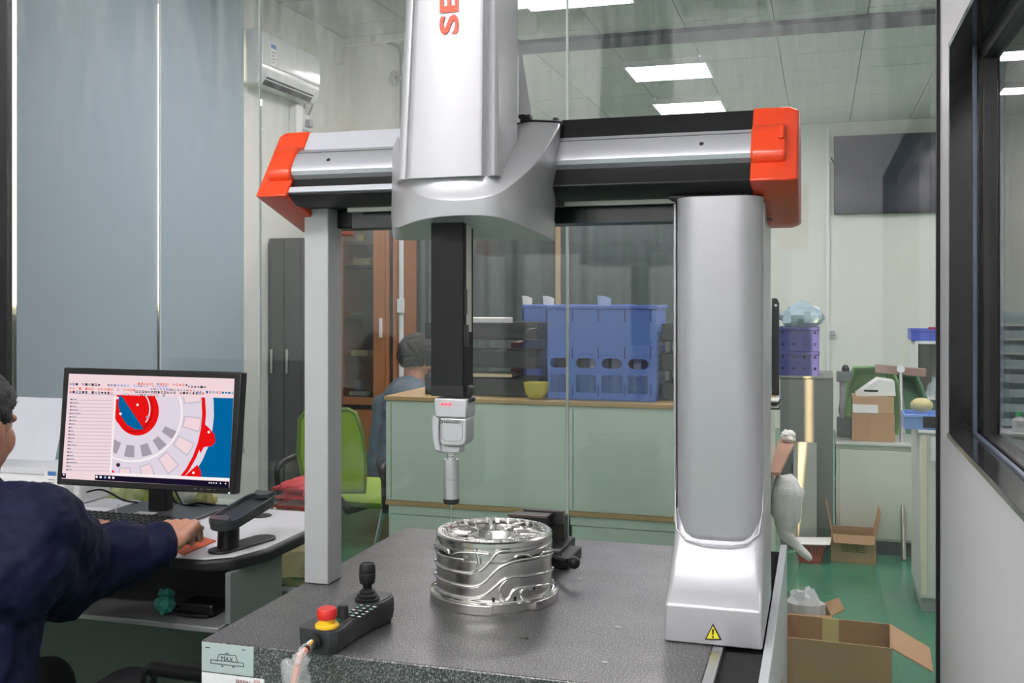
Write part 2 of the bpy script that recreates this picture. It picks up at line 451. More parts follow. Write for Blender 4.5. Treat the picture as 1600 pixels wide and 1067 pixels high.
for x, y in ((-1.9, 4.4), (-2.66, 7.5), (1.7, 5.2), (.25, 4.4), (1.7, 2.2)):  # the one behind the column is added to brighten the left wall
    lamp(x, y, .6, .6, 'square white ceiling panel light of the hall, unseen', 'hall ceiling lights out of view', E_hall)
lamp(1.75, 8.5, .95, .34, 'long ceiling light strip seen through the right window, nearer one', None, E_hall)
lamp(2.05, 9.95, 1.05, .34, 'long ceiling light strip seen through the right window, farther one', None, E_hall)
for x, y in ((-.55, -.42), (-1.80, -.42)):
    lamp(x, y, 1.05, .60, 'oblong white ceiling panel light above the measuring room', 'measuring room ceiling lights', E_cmm)
# ================================================================== MEASURING MACHINE
BZ = .80
T = thing('coordinate_measuring_machine', 'silver bridge coordinate measuring machine with orange end caps on a granite bed', 'machine', (-.63, 2.08, 0))
bx0, bx1, by0, by1 = -1.074, -.183, 1.605, 2.557
bed = obj('granite_bed', MBox(bx0, bx1, by0, by1, .60, BZ), M_granite, T, bevel=.003)
M_stand = mat('stand_paint', (60, 62, 64), .5)
for x in (-.95, -.30):
    for y in (1.75, 2.42):
        obj('stand_leg', MBox(x-.05, x+.05, y-.05, y+.05, 0, .56), M_stand, T, bevel=.004)
for y in (1.75, 2.42): obj('stand_rail', MBox(-.90, -.35, y-.03, y+.03, .46, .56), M_stand, T, bevel=.004)
for x in (-.95, -.30):
    for y in (1.75, 2.42): obj('levelling_foot', MB().lathe([(.04, .56), (.04, .585), (.02, .6)], (x, y, 0)), M_screw, T)
for px, py in ((612, 947), (945, 1035), (820, 998), (905, 905), (965, 980)):          # threaded inserts in the granite
    p = PZ(px, py, BZ); obj('threaded_insert', MB().lathe([(.006, .0002), (.006, .0008), (.003, .0009)], (p.x, p.y, BZ), n=12), M_screw, bed)
# name plates on the front of the bed
fy = by0
def FP(px, py): return PY(px, py, fy-.001)
M_plate = mat('plate_grey_green', (176, 188, 188), .4, .2, var=.02)
a, b = PY(316, 1002, fy), PY(397, 1058, fy)
pl = obj('load_plate', MBox(a.x, b.x, fy-.002, fy, ZY(330, 1049, fy), a.z), M_plate, bed, bevel=.0005, label='grey plate with a MAX load symbol')
def stroke(mb, pts, w, y, closed=False):
    """flat line of width w in an x/z plane"""
    n = len(pts)
    for i in range(n if closed else n-1):
        p, q = Vector((pts[i][0], pts[i][1])), Vector((pts[(i+1) % n][0], pts[(i+1) % n][1])); d = (q-p).normalized()*w/2; e = Vector((-d.y, d.x))
        mb.prism([tuple(p-d-e), tuple(q+d-e), tuple(q+d+e), tuple(p-d+e)], 'y', y-.0004, y)
def FZ(px, py): p = PY(px, py, fy-.002); return (p.x, p.z)
ink = MB()
stroke(ink, [FZ(329.3, 1030.5), FZ(380.6, 1036), FZ(380.6, 1041.5), FZ(329.3, 1036)], .0011, fy-.002, True)
stroke(ink, [FZ(339, 1031.5), FZ(342.5, 1022), FZ(368, 1024), FZ(371.5, 1035)], .0011, fy-.002)
stroke(ink, [FZ(352.5, 1022.8), FZ(353, 1020.5), FZ(354.7, 1019.8), FZ(356.4, 1020.8), FZ(357, 1023)], .0009, fy-.002)
ax = FZ(344.8, 1031.6)
text_into(ink, 'MAX', .0118, frame_mat((ax[0], fy-.0022, ax[1]), (1, 0, -.035), (0, 0, 1)), .0003)
for px, py, w in ((321, 1010, .009), (378, 1014, .007)):
    p = FZ(px, py); ink.box(p[0], p[0]+w, fy-.0024, fy-.002, p[1]-.002, p[1]-.0005)
for px, py in ((346, 1039.5), (363, 1041)):
    p = FZ(px, py); ink.box(p[0], p[0]+.004, fy-.0024, fy-.002, p[1]-.002, p[1])
obj('load_symbol', ink, M_black, pl, smooth=0)
wp = obj('maker_plate', MBox(a.x, PY(413, 1060, fy).x, fy-.0015, fy, .745-.03, ZY(330, 1051, fy)), mat('label_white', (222, 222, 224), .4), bed, label='white label with the maker name in dark red')
tx = MB(); p = FZ(368, 1066.5); text_into(tx, 'SEREIN', .0085, frame_mat((p[0], fy-.0018, p[1]), (1, 0, -.02), (0, 0, 1)) @ Matrix.Diagonal((1.12, 1, 1, 1)), .0003, .00012)
obj('maker_name', tx, mat('ink_dark_red', (120, 20, 26), .5), wp, smooth=0)
tx = MB(); p = FZ(395.5, 1067); text_into(tx, '思瑞', .0072, frame_mat((p[0], fy-.0018, p[1]), (1, 0, -.02), (0, 0, 1)), .0003)
obj('maker_name', tx, mat('ink_pale_red', (190, 110, 110), .5), wp, smooth=0)

# right guide: bright strip, bellows, outer cover
obj('guide_strip', MBox(-.183, -.165, 1.5, 2.62, .74, BZ), M_alu, T, bevel=.001)
bel = MB(); pr = []
yy = 1.5; k = 0
while yy < 2.62: pr.append((yy, .790 if k % 2 else .782)); yy += .008; k += 1
bel.prism([(1.5, .72)] + pr + [(2.62, .72)], 'x', -.165, -.096)
obj('bellows', bel, mat('bellows_black', (20, 20, 21), .7), T, smooth=0)
cov = obj('guide_cover', MBox(-.096, -.080, 1.35, 2.65, .28, BZ), mat('cover_grey', (196, 202, 204), .35, .1, var=.02), T, bevel=.0015)
p = PX(1216, 985, -.0795); q = PX(1232, 1040, -.0795)
for k in range(7):
    yk = 2.30 - k*.055; zc = .56
    obj('decal_stripe', MBox(-.0805, -.0793, yk-.045, yk-.012, .49+.02*math.sin(k), .60 - .02*(k % 3)), mat('decal_red', (196, 84, 70), .5) if k % 3 == 0 else mat('decal_green', (92, 120, 96), .5) if k % 3 == 1 else mat('decal_dark', (70, 66, 60), .5), cov, smooth=0)

# right leg with flared foot
rl = []
x0, x1 = -.270, -.098
for z, yf, xa, xb, r in ((BZ+.001, 1.842, x0, x1, .006), (.866, 1.840, x0+.001, x1-.0005, .006), (.871, 1.8435, x0+.001, x1-.0005, .007),
                         (.885, 1.860, x0+.0015, x1-.0007, .010), (.915, 1.885, x0+.003, x1-.001, .014), (.950, 1.904, x0+.005, x1-.0015, .016), (.985, 1.916, x0+.007, x1-.002, .018), (1.02, 1.93, x0+.008, x1-.0025, .02)):
    rl.append(rrect(xa, xb, yf, 2.20, r, .01, z))
leg = obj('right_leg', MB().loft(rl), M_silver, T, smooth=40, bevel=.002)
sh = []
for z, g in ((.965, .014), (.974, .004), (.984, 0), (1.60, -.002), (1.607, -.010)):
    e = max(0, -g); sh.append(rrect(x0+.0095+g*.5+e*.3, x1-.004-g*.5-e*.3, 1.905+g+e, 2.17, .048, .01, z, n=8))
obj('leg_column', MB().loft(sh), M_silver, leg, smooth=50)
sw = MB()                                            # swept collar where the foot meets the column
pts = [(x0+.007, 1.955, 1.10), (x0+.0075, 1.935, 1.03), (x0+.012, 1.915, .988), (x0+.03, 1.903, .972), (x0+.06, 1.899, .967), (x1-.06, 1.899, .967), (x1-.03, 1.903, .972), (x1-.010, 1.915, .988), (x1-.004, 1.935, 1.03), (x1-.0035, 1.955, 1.10)]
obj('leg_collar', sw.tube(smooth_path(pts, 1), [.0005, .001, .0018, .002, .002, .002, .002, .0018, .001, .0005], 8), M_silver, leg, smooth=180)
for xs, nm in ((x0+.004, 'l'), (x1-.0035, 'r')):
    obj('side_shell', MBox(xs-.0025, xs+.0025, 1.953, 2.19, .99, 1.60), M_silver, leg, bevel=.002)
wt = MB()
def LZ(px, py): p = PY(px, py, 1.8395); return (p.x, p.z)
tri = [LZ(1101.5, 999), LZ(1127, 999.5), LZ(1114, 974)]
def tri_r(s):
    c = (sum(t[0] for t in tri)/3, sum(t[1] for t in tri)/3); return [(c[0]+(t[0]-c[0])*s, c[1]+(t[1]-c[1])*s) for t in tri]
ws = obj('warning_sticker', MB().prism(tri, 'y', 1.8385, 1.842), M_black, leg, smooth=0, label='black edged yellow warning triangle')
wt = MB().prism(tri_r(.80), 'y', 1.8380, 1.8386); obj('warning_field', wt, mat('warning_yellow', (236, 226, 60), .45), ws, smooth=0)
c = (sum(t[0] for t in tri)/3, sum(t[1] for t in tri)/3)
obj('exclamation_mark', MB().prism([(c[0]-.0018, c[1]+.009), (c[0]+.0018, c[1]+.009), (c[0]+.0009, c[1]-.001), (c[0]-.0009, c[1]-.001)], 'y', 1.8376, 1.8381)
    .prism(circ(c[0], c[1]-.0045, .0017, 10), 'y', 1.8376, 1.8381), M_black, ws, smooth=0)
# left leg
lx0 = bx0+.001; lx1 = lx0+.057
obj('left_leg', MBox(lx0, lx1, 1.99, 2.056, BZ+.001, 1.62), M_silver2, T, bevel=.002)

# bridge beam
NY, NZ, TY, TZ = 1.888, 1.632, 1.987, 1.776
xb0, xb1 = -1.058, -.118
M_anod = mat('black_anodised', (20, 20, 22), .42, .2, var=.06, vscale=60, bump=.02, bscale=900)
beam = obj('bridge_beam', MB().prism([(TY, TZ), (NY, NZ), (1.925, 1.612), (2.035, 1.612), (2.035, 1.572), (2.12, 1.572), (2.12, TZ-.02), (2.03, TZ)], 'x', xb0, xb1), M_anod, T, bevel=.003)
Ld = Vector((0, TY-NY, TZ-NZ)); Ll = Ld.length; Le = Ld/Ll; Ln = Vector((0, -Le.z, Le.y))
def BS(x, s, h):                                    # point on the sloping beam face: s along slope 0..1, h proud
    v = Vector((x, NY, NZ)) + Le*(s*Ll) + Ln*h; return v
def slab(prof, xa, xb):
    pts = [(BS(0, s, h).y, BS(0, s, h).z) for s, h in prof]; return MB().prism(pts, 'x', xa, xb)
M_rail = mat('rail_aluminium', (196, 197, 204), .34, .55, var=.03, vscale=4, stretch=(.5, 60, 60))
rail = obj('guide_rail', slab([(.24, -.004), (.25, .012), (.28, .019), (.33, .0215), (.42, .0225), (.52, .0215), (.555, .020), (.558, .014), (.575, .014), (.578, .018), (.64, .014), (.665, .008), (.67, -.004)], xb0+.002, xb1-.002), M_rail, beam, smooth=25)
for px, py in ((513, 264), (1096, 243)):
    for s_ in range(40):
        pass
    # hole on the rail face
    s0 = .42; best = min(range(-1100, -100), key=lambda k: abs(ray(px, py)[0]/ray(px, py)[1] - (k/1000)/BS(0, s0, .0225).y)); cpos = BS(best/1000, s0, .0226)
    R = frame_mat(cpos, (1, 0, 0), Le).to_3x3()
    obj('screw_hole', MB().lathe([(.0042, -.001), (.0042, .0003), (.002, .0004)], cpos, n=16, rot=R), M_rub, rail)
obj('groove', slab([(.556, .012), (.556, .0178), (.577, .0172), (.577, .012)], xb0+.003, xb1-.003), M_rub, rail, smooth=0)
xm = -.60
M_cover_reflection = mat('cover_painted_reflection', (214, 216, 224), .3, .3, var=.02)  # bright tone: ceiling light mirrored in the black beam, put into the colour
obj('beam_cover', slab([(.70, -.001), (.70, .003), (.985, .003), (.985, -.001)], xb0+.001, xm), M_cover_reflection, beam, bevel=.001, label='upper cover with light reflection painted bright, left half')
obj('beam_cover', slab([(.70, -.001), (.70, .003), (.985, .003), (.985, -.001)], xm+.001, xb1-.001), M_anod, beam, bevel=.001)
obj('lower_reflection_strip', slab([(.03, -.001), (.03, .004), (.11, .004), (.11, -.001)], xb0+.001, xm), M_cover_reflection, beam, bevel=.001, label='lower strip with light reflection painted bright, left half')
M_scale = mat('scale_tape', (206, 206, 196), .35, .3)
obj('scale_tape', MBox(xb0+.09, xb1-.11, 1.985, 1.999, 1.603, 1.612), M_scale, beam, bevel=.0005)
obj('tape_clamp', MBox(-.268, -.215, 1.978, 2.004, 1.598, 1.612), M_black, beam, bevel=.001)
M_dkgreen = mat('beam_rear_panel', (20, 36, 32), .2, var=.1, coat=.3)
obj('rear_panel', MBox(xb0+.08, xb1-.08, 2.030, 2.036, 1.572, 1.611), M_dkgreen, beam)
obj('column_head', MBox(-.276, -.124, 1.93, 2.16, 1.606, 1.640), mat('column_head_dark', (36, 37, 40), .4), beam, bevel=.002)
# end caps
def endcap(xa, xb, outer, label):
    o = .010
    P = [(TY-.004, TZ+o*.3), (NY-.012, NZ-.002), (2.085, 1.565), (2.20, 1.565), (2.20, TZ+o*.3)]
    c = Vector((sum(p[0] for p in P)/5, sum(p[1] for p in P)/5))
    ins = [(c.x+(p[0]-c.x)*.94, c.y+(p[1]-c.y)*.94) for p in P]
    m = MB()
    xs = [(xa, P), (xb, P)] if outer == 0 else ([(xb, P), (xa+.018, P), (xa, ins)] if outer < 0 else [(xa, P), (xb-.018, P), (xb, ins)])
    m.loft([[(x, p[0], p[1]) for p in poly] for x, poly in xs])
    e = obj('end_cap', m, M_orange, T, bevel=.004, seg=3, smooth=30, label=label)
    za, zb = (xa+.022, xb-.0) if outer < 0 else (xa, xb-.022)
    obj('cap_bulge', slab([(.18, -.004), (.20, .017), (.26, .026), (.52, .027), (.64, .023), (.73, .010), (.75, -.004)], za, zb), M_orange, e, bevel=.006, seg=3)
    xsr = (xa+xb)/2
    obj('cap_screw', MB().lathe([(.005, -.002), (.005, .0012), (.003, .0014)], (xsr+(.02 if outer < 0 else -.015), 2.05, 1.5715), n=12, rot=Matrix(((1,0,0),(0,.94,-.30),(0,-.30,-.94)))), M_screw, e)
    if outer > 0:
        q = BS(xb-.030, .50, .028)
        obj('cap_latch', MB().cbox(q, (.010, .030, .008), (math.atan2(Le.z, Le.y), 0, 0)), M_orange, e, bevel=.002)
endcap(-1.132, -1.055, -1, 'left orange end cap')
endcap(-.122, -.038, 1, 'right orange end cap with latch')

# ---- carriage and vertical column
car = obj('carriage', MBox(-.79, -.50, 2.121, 2.26, 1.60, 1.765), M_silver2, T, bevel=.01)      # saddle riding on top of the beam
inner = [(621,205,1.80), (623,245,1.735), (628,270,1.70), (652,275,1.676), (752,273,1.668), (771,258,1.69), (785,236,1.735), (797,208,1.80), (812,186,1.86)]
crease = [(613,228,1.87), (613,252,1.80), (627,284,1.72), (657,315,1.657), (763,314,1.648), (803,288,1.69), (846,246,1.78), (864,214,1.86), (879,189,1.935)]
lip = [(611,330,1.90), (611,350,1.83), (620,360,1.745), (655,339,1.662), (762,334,1.652), (800,345,1.695), (836,363,1.79), (858,374,1.88), (866,378,1.945)]
back = [(613,372,1.93), (614,375,1.90), (625,378,1.875), (655,378,1.87), (762,378,1.87), (800,378,1.89), (836,378,1.91), (856,378,1.93), (866,379,1.95)]
def mid(a, b, t, dy=0): return [(p[0]*(1-t)+q[0]*t, p[1]*(1-t)+q[1]*t, p[2]*(1-t)+q[2]*t+dy) for p, q in zip(a, b)]
rows = [inner, mid(inner, crease, .5, .004), mid(inner, crease, .9), crease, mid(crease, lip, .12), mid(crease, lip, .5), mid(crease, lip, .9), lip, mid(lip, back, .12, .006), mid(lip, back, .5, -.0), back]
g = MB().grid([[PY(*p) for p in r] for r in rows])
shroud = obj('carriage_shroud', g, M_silver, car, sub=2, smooth=180, recalc=True)
cre = shroud.data.attributes.new('crease_edge', 'FLOAT', 'EDGE')
for e_ in shroud.data.edges:
    ra, rb2 = e_.vertices[0]//9, e_.vertices[1]//9
    if ra == rb2 and ra in (3, 7): cre.data[e_.index].value = .62
md = shroud.modifiers.new('solid', 'SOLIDIFY'); md.thickness = .006; md.offset = -1
shroud.modifiers.move(1, 0)
# wing top and inner closing plate
obj('shroud_tab', MBox(XY(848, 1.955), XY(866, 1.955), 1.945, 1.965, ZY(860, 379, 1.95), ZY(860, 345, 1.95)), M_silver2, car, bevel=.003)
obj('wing_top', MB().loft([[PY(812,186,1.86), PY(812,190,1.90), PY(812,200,1.99), PY(812,186,1.99)], [PY(879,188,1.935), PY(879,192,1.94), PY(879,200,1.99), PY(879,188,1.99)]]), M_silver, car, bevel=.004)
obj('wiper_plate', MBox(XY(868, 1.955), XY(876, 1.955), 1.93, 1.99, 1.60, 1.772), M_black, car, bevel=.003)
# column cover
def csec(z):
    k = (z - ZY(700, 220, 1.66)) / (ZY(700, 0, 1.66) - ZY(700, 220, 1.66))
    f = lambda a, b: a + (b-a)*min(k, 3)
    d = -.004*min(k, 3)*0
    P = [(f(624, 634), 1.86), (f(624, 634), 1.70), (f(626, 636), 1.682), (f(630, 640), 1.672), (f(635, 645), 1.672), (f(638, 647.5), 1.676), (f(641, 650), 1.668), (f(646, 655), 1.664),
         (f(748, 750), 1.659), (f(753, 755), 1.662), (f(756, 758), 1.670), (f(760, 762), 1.678), (f(764.5, 766), 1.676), (f(767, 768), 1.664), (f(772, 772.5), 1.660), (f(777, 777.5), 1.664), (f(780.5, 780.5), 1.676), (f(783, 783), 1.69), (f(808, 809), 1.79), (f(806, 806), 1.86)]
    return [(XY(px, y), y, z) for px, y in P]
zs = [ZY(700, 276, 1.66), 1.64, 1.70, 1.80, 1.95, 2.2, 2.6]
colm = obj('column_cover', MB().loft([csec(z) for z in zs]), M_silver, car, smooth=50)
obj('column_cap', MBox(XY(640, 1.69), XY(805, 1.69), 1.69, 1.87, 2.6, 2.63), M_silver2, car, bevel=.008)
fin = MB().prism([(1.80, ZY(812, 80, 1.82)), (1.89, ZY(828, 175, 1.88)), (1.89, 1.79), (1.80, 1.79)], 'x', XY(811, 1.83), XY(811, 1.83)+.006)
obj('side_fin', MB().loft([[PY(811, 80, 1.84), PY(816, 84, 1.86), PY(812, 84, 1.87)], [PY(811, 178, 1.84), PY(831, 181, 1.87), PY(814, 181, 1.93)]]), M_silver2, car, bevel=.001)
obj('fin_foot', MB().cbox(PY(821, 183, 1.87), (.022, .02, .006)), M_black, car)
# maker letters running up the cover
tx = MB()
o = PY(715.5, 53.5, 1.6598)
text_into(tx, 'SEREIN', .0475, frame_mat((o.x, 1.6592, o.z), (0, 0, 1), (-1, 0.0095, 0)) @ Matrix.Diagonal((1.62, 1, 1, 1)), .0006, .0012)
obj('maker_letters', tx, mat('letter_orange', (224, 74, 44), .4), colm, smooth=0, label='orange letters turned on their side')
# ram, probe head, probe
ry = 1.715
rx0, rx1 = XY(673, ry), XY(724, ry)
zt, zb_ = 1.60, ZY(700, 606, ry)
ram = obj('vertical_ram', MBox(rx0, rx1, ry, ry+.055, zb_, zt), mat('ram_black', (15, 15, 17), .65, var=.05, bump=.05, bscale=700, spec=.3), T, bevel=.002)
obj('ram_shoe', MB().box(rx0+.001, rx1+.0005, ry-.0015, ry+.056, ZY(700, 619, ry), ZY(700, 603, ry)), M_rub, ram, bevel=.001)
obj('ram_guide', MBox(XY(725, ry+.02), XY(730, ry+.02), ry+.015, ry+.045, ZY(725, 520, ry), 1.57), mat('guide_ivory', (206, 202, 194), .4), ram, bevel=.001)
obj('ram_clip', MBox(XY(722, ry+.01), XY(727.5, ry+.01), ry+.003, ry+.02, ZY(725, 492, ry), ZY(725, 451, ry)), M_black, ram, bevel=.001)
obj('ram_clip', MBox(XY(723, ry+.01), XY(730, ry+.01), ry+.003, ry+.02, ZY(725, 542, ry), ZY(725, 508, ry)), M_black, ram, bevel=.001)
obj('latch', MB().cbox(PY(733, 612, ry+.02), (.010, .02, .022), (0, .35, 0)).cbox(PY(737, 624, ry+.02), (.010, .016, .008)), M_black, ram, bevel=.002)
hy = ry+.027
head = obj('probe_head', MB().loft([[(XY(678, hy-.026)+a, hy-.026*sy, ZY(700, 620, hy)) for a, sy in ((0,1),(.0625,1),(.0625,-1),(0,-1))],
            [(XY(678, hy-.026)+a, hy-.026*sy, ZY(700, 650, hy)) for a, sy in ((.0015,1),(.061,1),(.061,-1),(.0015,-1))]]), M_silver, T, bevel=.003, smooth=30)
led = MB()
for px in (691, 697, 703): led.cbox(PY(px, 631.5, hy-.0268), (.005, .0012, .0042))
obj('status_light', led, emis('led_red', (255, 70, 80), 3.0), head)
xl, xr = XY(684, hy), XY(728, hy)
zc = (ZY(700, 650, hy) + ZY(700, 694, hy))/2; rr = (ZY(700, 650, hy) - ZY(700, 694, hy))/2
def D(px): return XY(px, hy-.024)
zt2, zb2 = ZY(700, 650, hy), ZY(700, 694, hy)
prof = [(D(687), zt2), (D(728), zt2), (D(728), zb2+.012), (D(726), zb2+.005), (D(719), zb2), (D(691), zb2), (D(687), zb2+.006)]
body = obj('head_body', MB().prism(prof, 'y', hy-.024, hy+.024), M_silver, head, bevel=.004, seg=3, smooth=40)
obj('head_ring', MB().panel([(p[0], p[1]) for p in rrect(D(690), D(723), zb2+.009, zt2-.003, .009, .004, 0)], [[(p[0], p[1]) for p in rrect(D(690)+.0009, D(723)-.0009, zb2+.0099, zt2-.0039, .0082, .0032, 0)]], .0008, Matrix(((1,0,0,0),(0,0,-1,hy-.0245),(0,1,0,0),(0,0,0,1)))), M_screw, body)
tx = MB(); o = PY(694, 661, hy-.0246)
text_into(tx, 'HEXAGON', .0062, frame_mat((o.x, hy-.0246, o.z), (1, 0, 0), (0, 0, 1)), .0003, .0001)
hx = D(689.5)
tx.panel(circ(hx, o.z+.002, .0036, 6, PI/2), [circ(hx, o.z+.002, .0024, 6, PI/2)], .0004, Matrix(((1,0,0,0),(0,0,-1,hy-.0246),(0,1,0,0),(0,0,0,1))))
obj('head_marking', tx, M_black, body, smooth=0)
xcap = D(680)
obj('head_swivel', MB().loft([[(D(674+dx), hy-.022+dy, ZY(700, z, hy)) for dx, dy in ((0,.004),(2,0),(12-2,0),(12,.004),(12,.040),(10,.044),(2,.044),(0,.040))] for z in (648,)] +
    [[(D(px+dx), hy-.022+dy, ZY(700, z, hy)) for dx, dy in ((0,.004),(2,0),(10,0),(12,.004),(12,.040),(10,.044),(2,.044),(0,.040))] for px, z in ((673, 664), (673.5, 686), (677, 702))]), M_silver, head, bevel=.002, smooth=50)
obj('head_arm', MBox(D(679), D(715), hy-.016, hy+.016, ZY(700, 706, hy), ZY(700, 693, hy)), M_silver, head, bevel=.003)
pc = (XY(705, hy), hy, 0)
Zp = lambda py: ZY(700, py, hy)
R1 = (XY(717, hy)-XY(694, hy))/2
probe = obj('touch_probe', MB().lathe([(.008, Zp(717)), (R1*.99, Zp(717)), (R1, Zp(719)), (R1, Zp(779)), (R1*.9, Zp(780))], pc), mat('probe_satin', (186, 186, 188), .3, .8, var=.03), head, smooth=40)
obj('probe_neck', MB().lathe([(.0085, Zp(704)), (.0085, Zp(709)), (.0075, Zp(709.5)), (.0075, Zp(712)), (.009, Zp(712.5)), (.009, Zp(718))], pc), M_steel, probe, smooth=30)
obj('probe_ring', MB().lathe([(R1*1.03, Zp(778)), (R1*1.04, Zp(784)), (R1*.9, Zp(786)), (.003, Zp(786))], pc), M_black, probe, smooth=30)
tx = MB(); o = PY(697, 750.5, hy-R1-.0002); text_into(tx, 'HEXAGON', .0042, frame_mat((o.x+.001, hy-R1-.0001, o.z), (1, 0, 0), (0, 0, 1)), .0003)
obj('probe_marking', tx, M_screw, probe, smooth=0)
sty = obj('stylus', MB().lathe([(.004, Zp(786)), (.003, Zp(791)), (.0009, Zp(792)), (.0008, Zp(822))], pc, n=10), M_steel, head)
obj('ruby_tip', MB().ell((pc[0], pc[1], Zp(822)-.0005), (.0016, .0016, .0016), 10), mat('ruby', (150, 30, 40), .15), sty)
# ================================================================== ON THE GRANITE BED
rnd = random.Random(11)
# --- turned aluminium wheel housing
RF, RB = .133, .1195
dx, dy, _ = ray(772, 465); kf = (HC-BZ)*FOC/(963-HOR); hl = math.hypot(dx, dy)
WC = Vector((dx*kf + dx/hl*RF, dy*kf + dy/hl*RF, BZ))
M_wheel = mat('turned_aluminium', (216, 214, 210), .24, 1.0, var=.07, vscale=3, stretch=(1, 1, 60))
M_wheel2 = mat('milled_aluminium', (224, 223, 220), .16, 1.0, var=.03)
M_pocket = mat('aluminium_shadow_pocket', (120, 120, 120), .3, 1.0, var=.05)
wh = thing('motor_housing', 'round turned aluminium housing with winding raised ribs on the granite bed', 'machine part', WC)
wz = lambda h: BZ + .0005 + h
wb = obj('cylinder_wall', MB().lathe([(RB-.010, wz(0)), (RB, wz(0)), (RB, wz(.098)), (RB-.005, wz(.100)), (RB-.005, wz(.108)), (RB+.0015, wz(.110)), (RB+.0015, wz(.118)), (RB-.002, wz(.120)), (RB-.002, wz(.126)), (RB+.001, wz(.128)), (RB+.001, wz(.136)), (RB-.003, wz(.139)),
    (RB-.012, wz(.139)), (RB-.016, wz(.130)), (RB-.034, wz(.124)), (RB-.060, wz(.112)), (RB-.060, wz(.10)), (RB-.012, wz(.09)), (RB-.010, wz(0))], WC*1 - Vector((0,0,BZ)), n=96), M_wheel, wh, smooth=25)
def arcband(r0, r1, a0, a1, z0, z1, n=24):
    pts = [(WC.x+r1*math.cos(a0+(a1-a0)*k/n), WC.y+r1*math.sin(a0+(a1-a0)*k/n)) for k in range(n+1)] + [(WC.x+r0*math.cos(a1-(a1-a0)*k/n), WC.y+r0*math.sin(a1-(a1-a0)*k/n)) for k in range(n+1)]
    return pts, z0, z1
def oncyl(X, Y, r):                                   # close-up coordinates -> wheel surface
    px, py = 640 + X/5.08, 780 + Y/5.08
    dx, dy, v = ray(px, py); A = dx*dx+dy*dy; B = dx*WC.x+dy*WC.y; C = WC.x**2+WC.y**2-r*r
    q = B*B-A*C
    if q < 0: k = B/A
    else: k = (B-math.sqrt(q))/A
    p = Vector((dx*k, dy*k, HC+v*k)); d = Vector((p.x-WC.x, p.y-WC.y, 0)); d = d.normalized()*r
    return Vector((WC.x+d.x, WC.y+d.y, p.z))
gl_a = oncyl(655, 880, RF); gr_a = oncyl(1000, 880, RF)
aL = math.atan2(gl_a.y-WC.y, gl_a.x-WC.x); aR = math.atan2(gr_a.y-WC.y, gr_a.x-WC.x)
ang = lambda a: a % (2*PI)
segs_ = [(ang(aR), ang(aR)+1.1), (ang(aR)+1.25, ang(aR)+2.6), (ang(aR)+2.75, ang(aR)+4.0), (ang(aR)+4.15, ang(aL)+ (2*PI if ang(aL) < ang(aR) else 0))]
for a0, a1 in segs_:
    pts, z0, z1 = arcband(RB-.002, RF, a0, a1, wz(0), wz(.0185)); obj('flange_segment', MB().prism(pts, 'z', z0, z1), M_wheel, wb, bevel=.0008, smooth=30)
obj('flange_ring', MB().lathe([(RB, wz(.0175)), (RB+.0115, wz(.0180)), (RB+.0118, wz(.0205)), (RB+.006, wz(.0225)), (RB+.0055, wz(.0245)), (RB, wz(.026))], (WC.x, WC.y, 0), n=96), M_wheel2, wb, smooth=40)
ribs = [[(196,372),(212,408),(260,445),(330,465),(432,480)],
        [(196,470),(212,505),(280,552),(370,575),(470,588),(522,560),(548,505),(540,450),(516,400)],
        [(196,575),(212,610),(290,655),(400,685),(500,695),(580,668),(650,600),(720,540),(800,503),(900,478),(1000,465),(1090,445),(1135,425),(1152,395)],
        [(196,665),(212,700),(290,748),(400,778),(500,785),(590,762),(660,710),(740,645),(830,612),(920,612),(1040,590),(1130,565),(1152,535)],
        [(775,640),(725,690),(712,740),(730,790),(762,806),(795,780),(815,740),(850,712),(900,700),(980,692),(1080,680),(1130,662),(1152,638)],
        [(1152,738),(1120,765),(1050,788),(935,798),(895,778),(884,745),(900,715),(950,700)],
        [(545,575),(590,545),(640,490),(680,440),(720,415),(800,408)],
        [(222,420),(232,392),(268,382),(305,400),(312,432)],
        [(350,440),(400,425),(520,425),(640,440)],
        [(836,465),(862,442),(905,438),(945,448),(968,466)],
        [(1040,445),(1055,425),(1100,415),(1140,400)],
        [(200,345),(215,372),(300,405)]]
for rb in ribs:
    P = [oncyl(X, Y, RB+.0012) for X, Y in [(p.x, p.y) for p in smooth_path([(a, b, 0) for a, b in rb], 5)]]
    obj('rib', MB().tube(P, .0032, 8), M_wheel2, wb, smooth=180)
for X, Y in ((665, 793), (838, 786), (978, 704)):
    p = oncyl(X, Y, RB+.0005); n = Vector((p.x-WC.x, p.y-WC.y, 0)).normalized()
    R = n.to_track_quat('Z', 'Y').to_matrix()
    if X == 978: obj('boss', MB().lathe([(.0075, -.002), (.0075, .003), (.006, .0036)], p, n=16, rot=R), M_wheel2, wb, smooth=40)
    obj('bolt_hole', MB().lathe([(.0032, 0), (.0032, .0006 if X != 978 else .0038), (.001, .0008 if X != 978 else .004)], p, n=14, rot=R), M_rub, wb)
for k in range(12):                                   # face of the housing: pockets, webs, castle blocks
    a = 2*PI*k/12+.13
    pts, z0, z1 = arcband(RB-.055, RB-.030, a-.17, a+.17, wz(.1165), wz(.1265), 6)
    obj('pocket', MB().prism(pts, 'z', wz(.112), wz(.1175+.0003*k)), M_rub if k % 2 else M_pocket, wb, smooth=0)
    d = Vector((math.cos(a+.262), math.sin(a+.262), 0)); c = Vector((WC.x, WC.y, 0))
    obj('web', MB().cbox(c + d*(RB-.040) + Vector((0,0,wz(.124))), (.052, .009, .012), (0, 0, a+.262)), M_wheel2, wb, bevel=.0015)
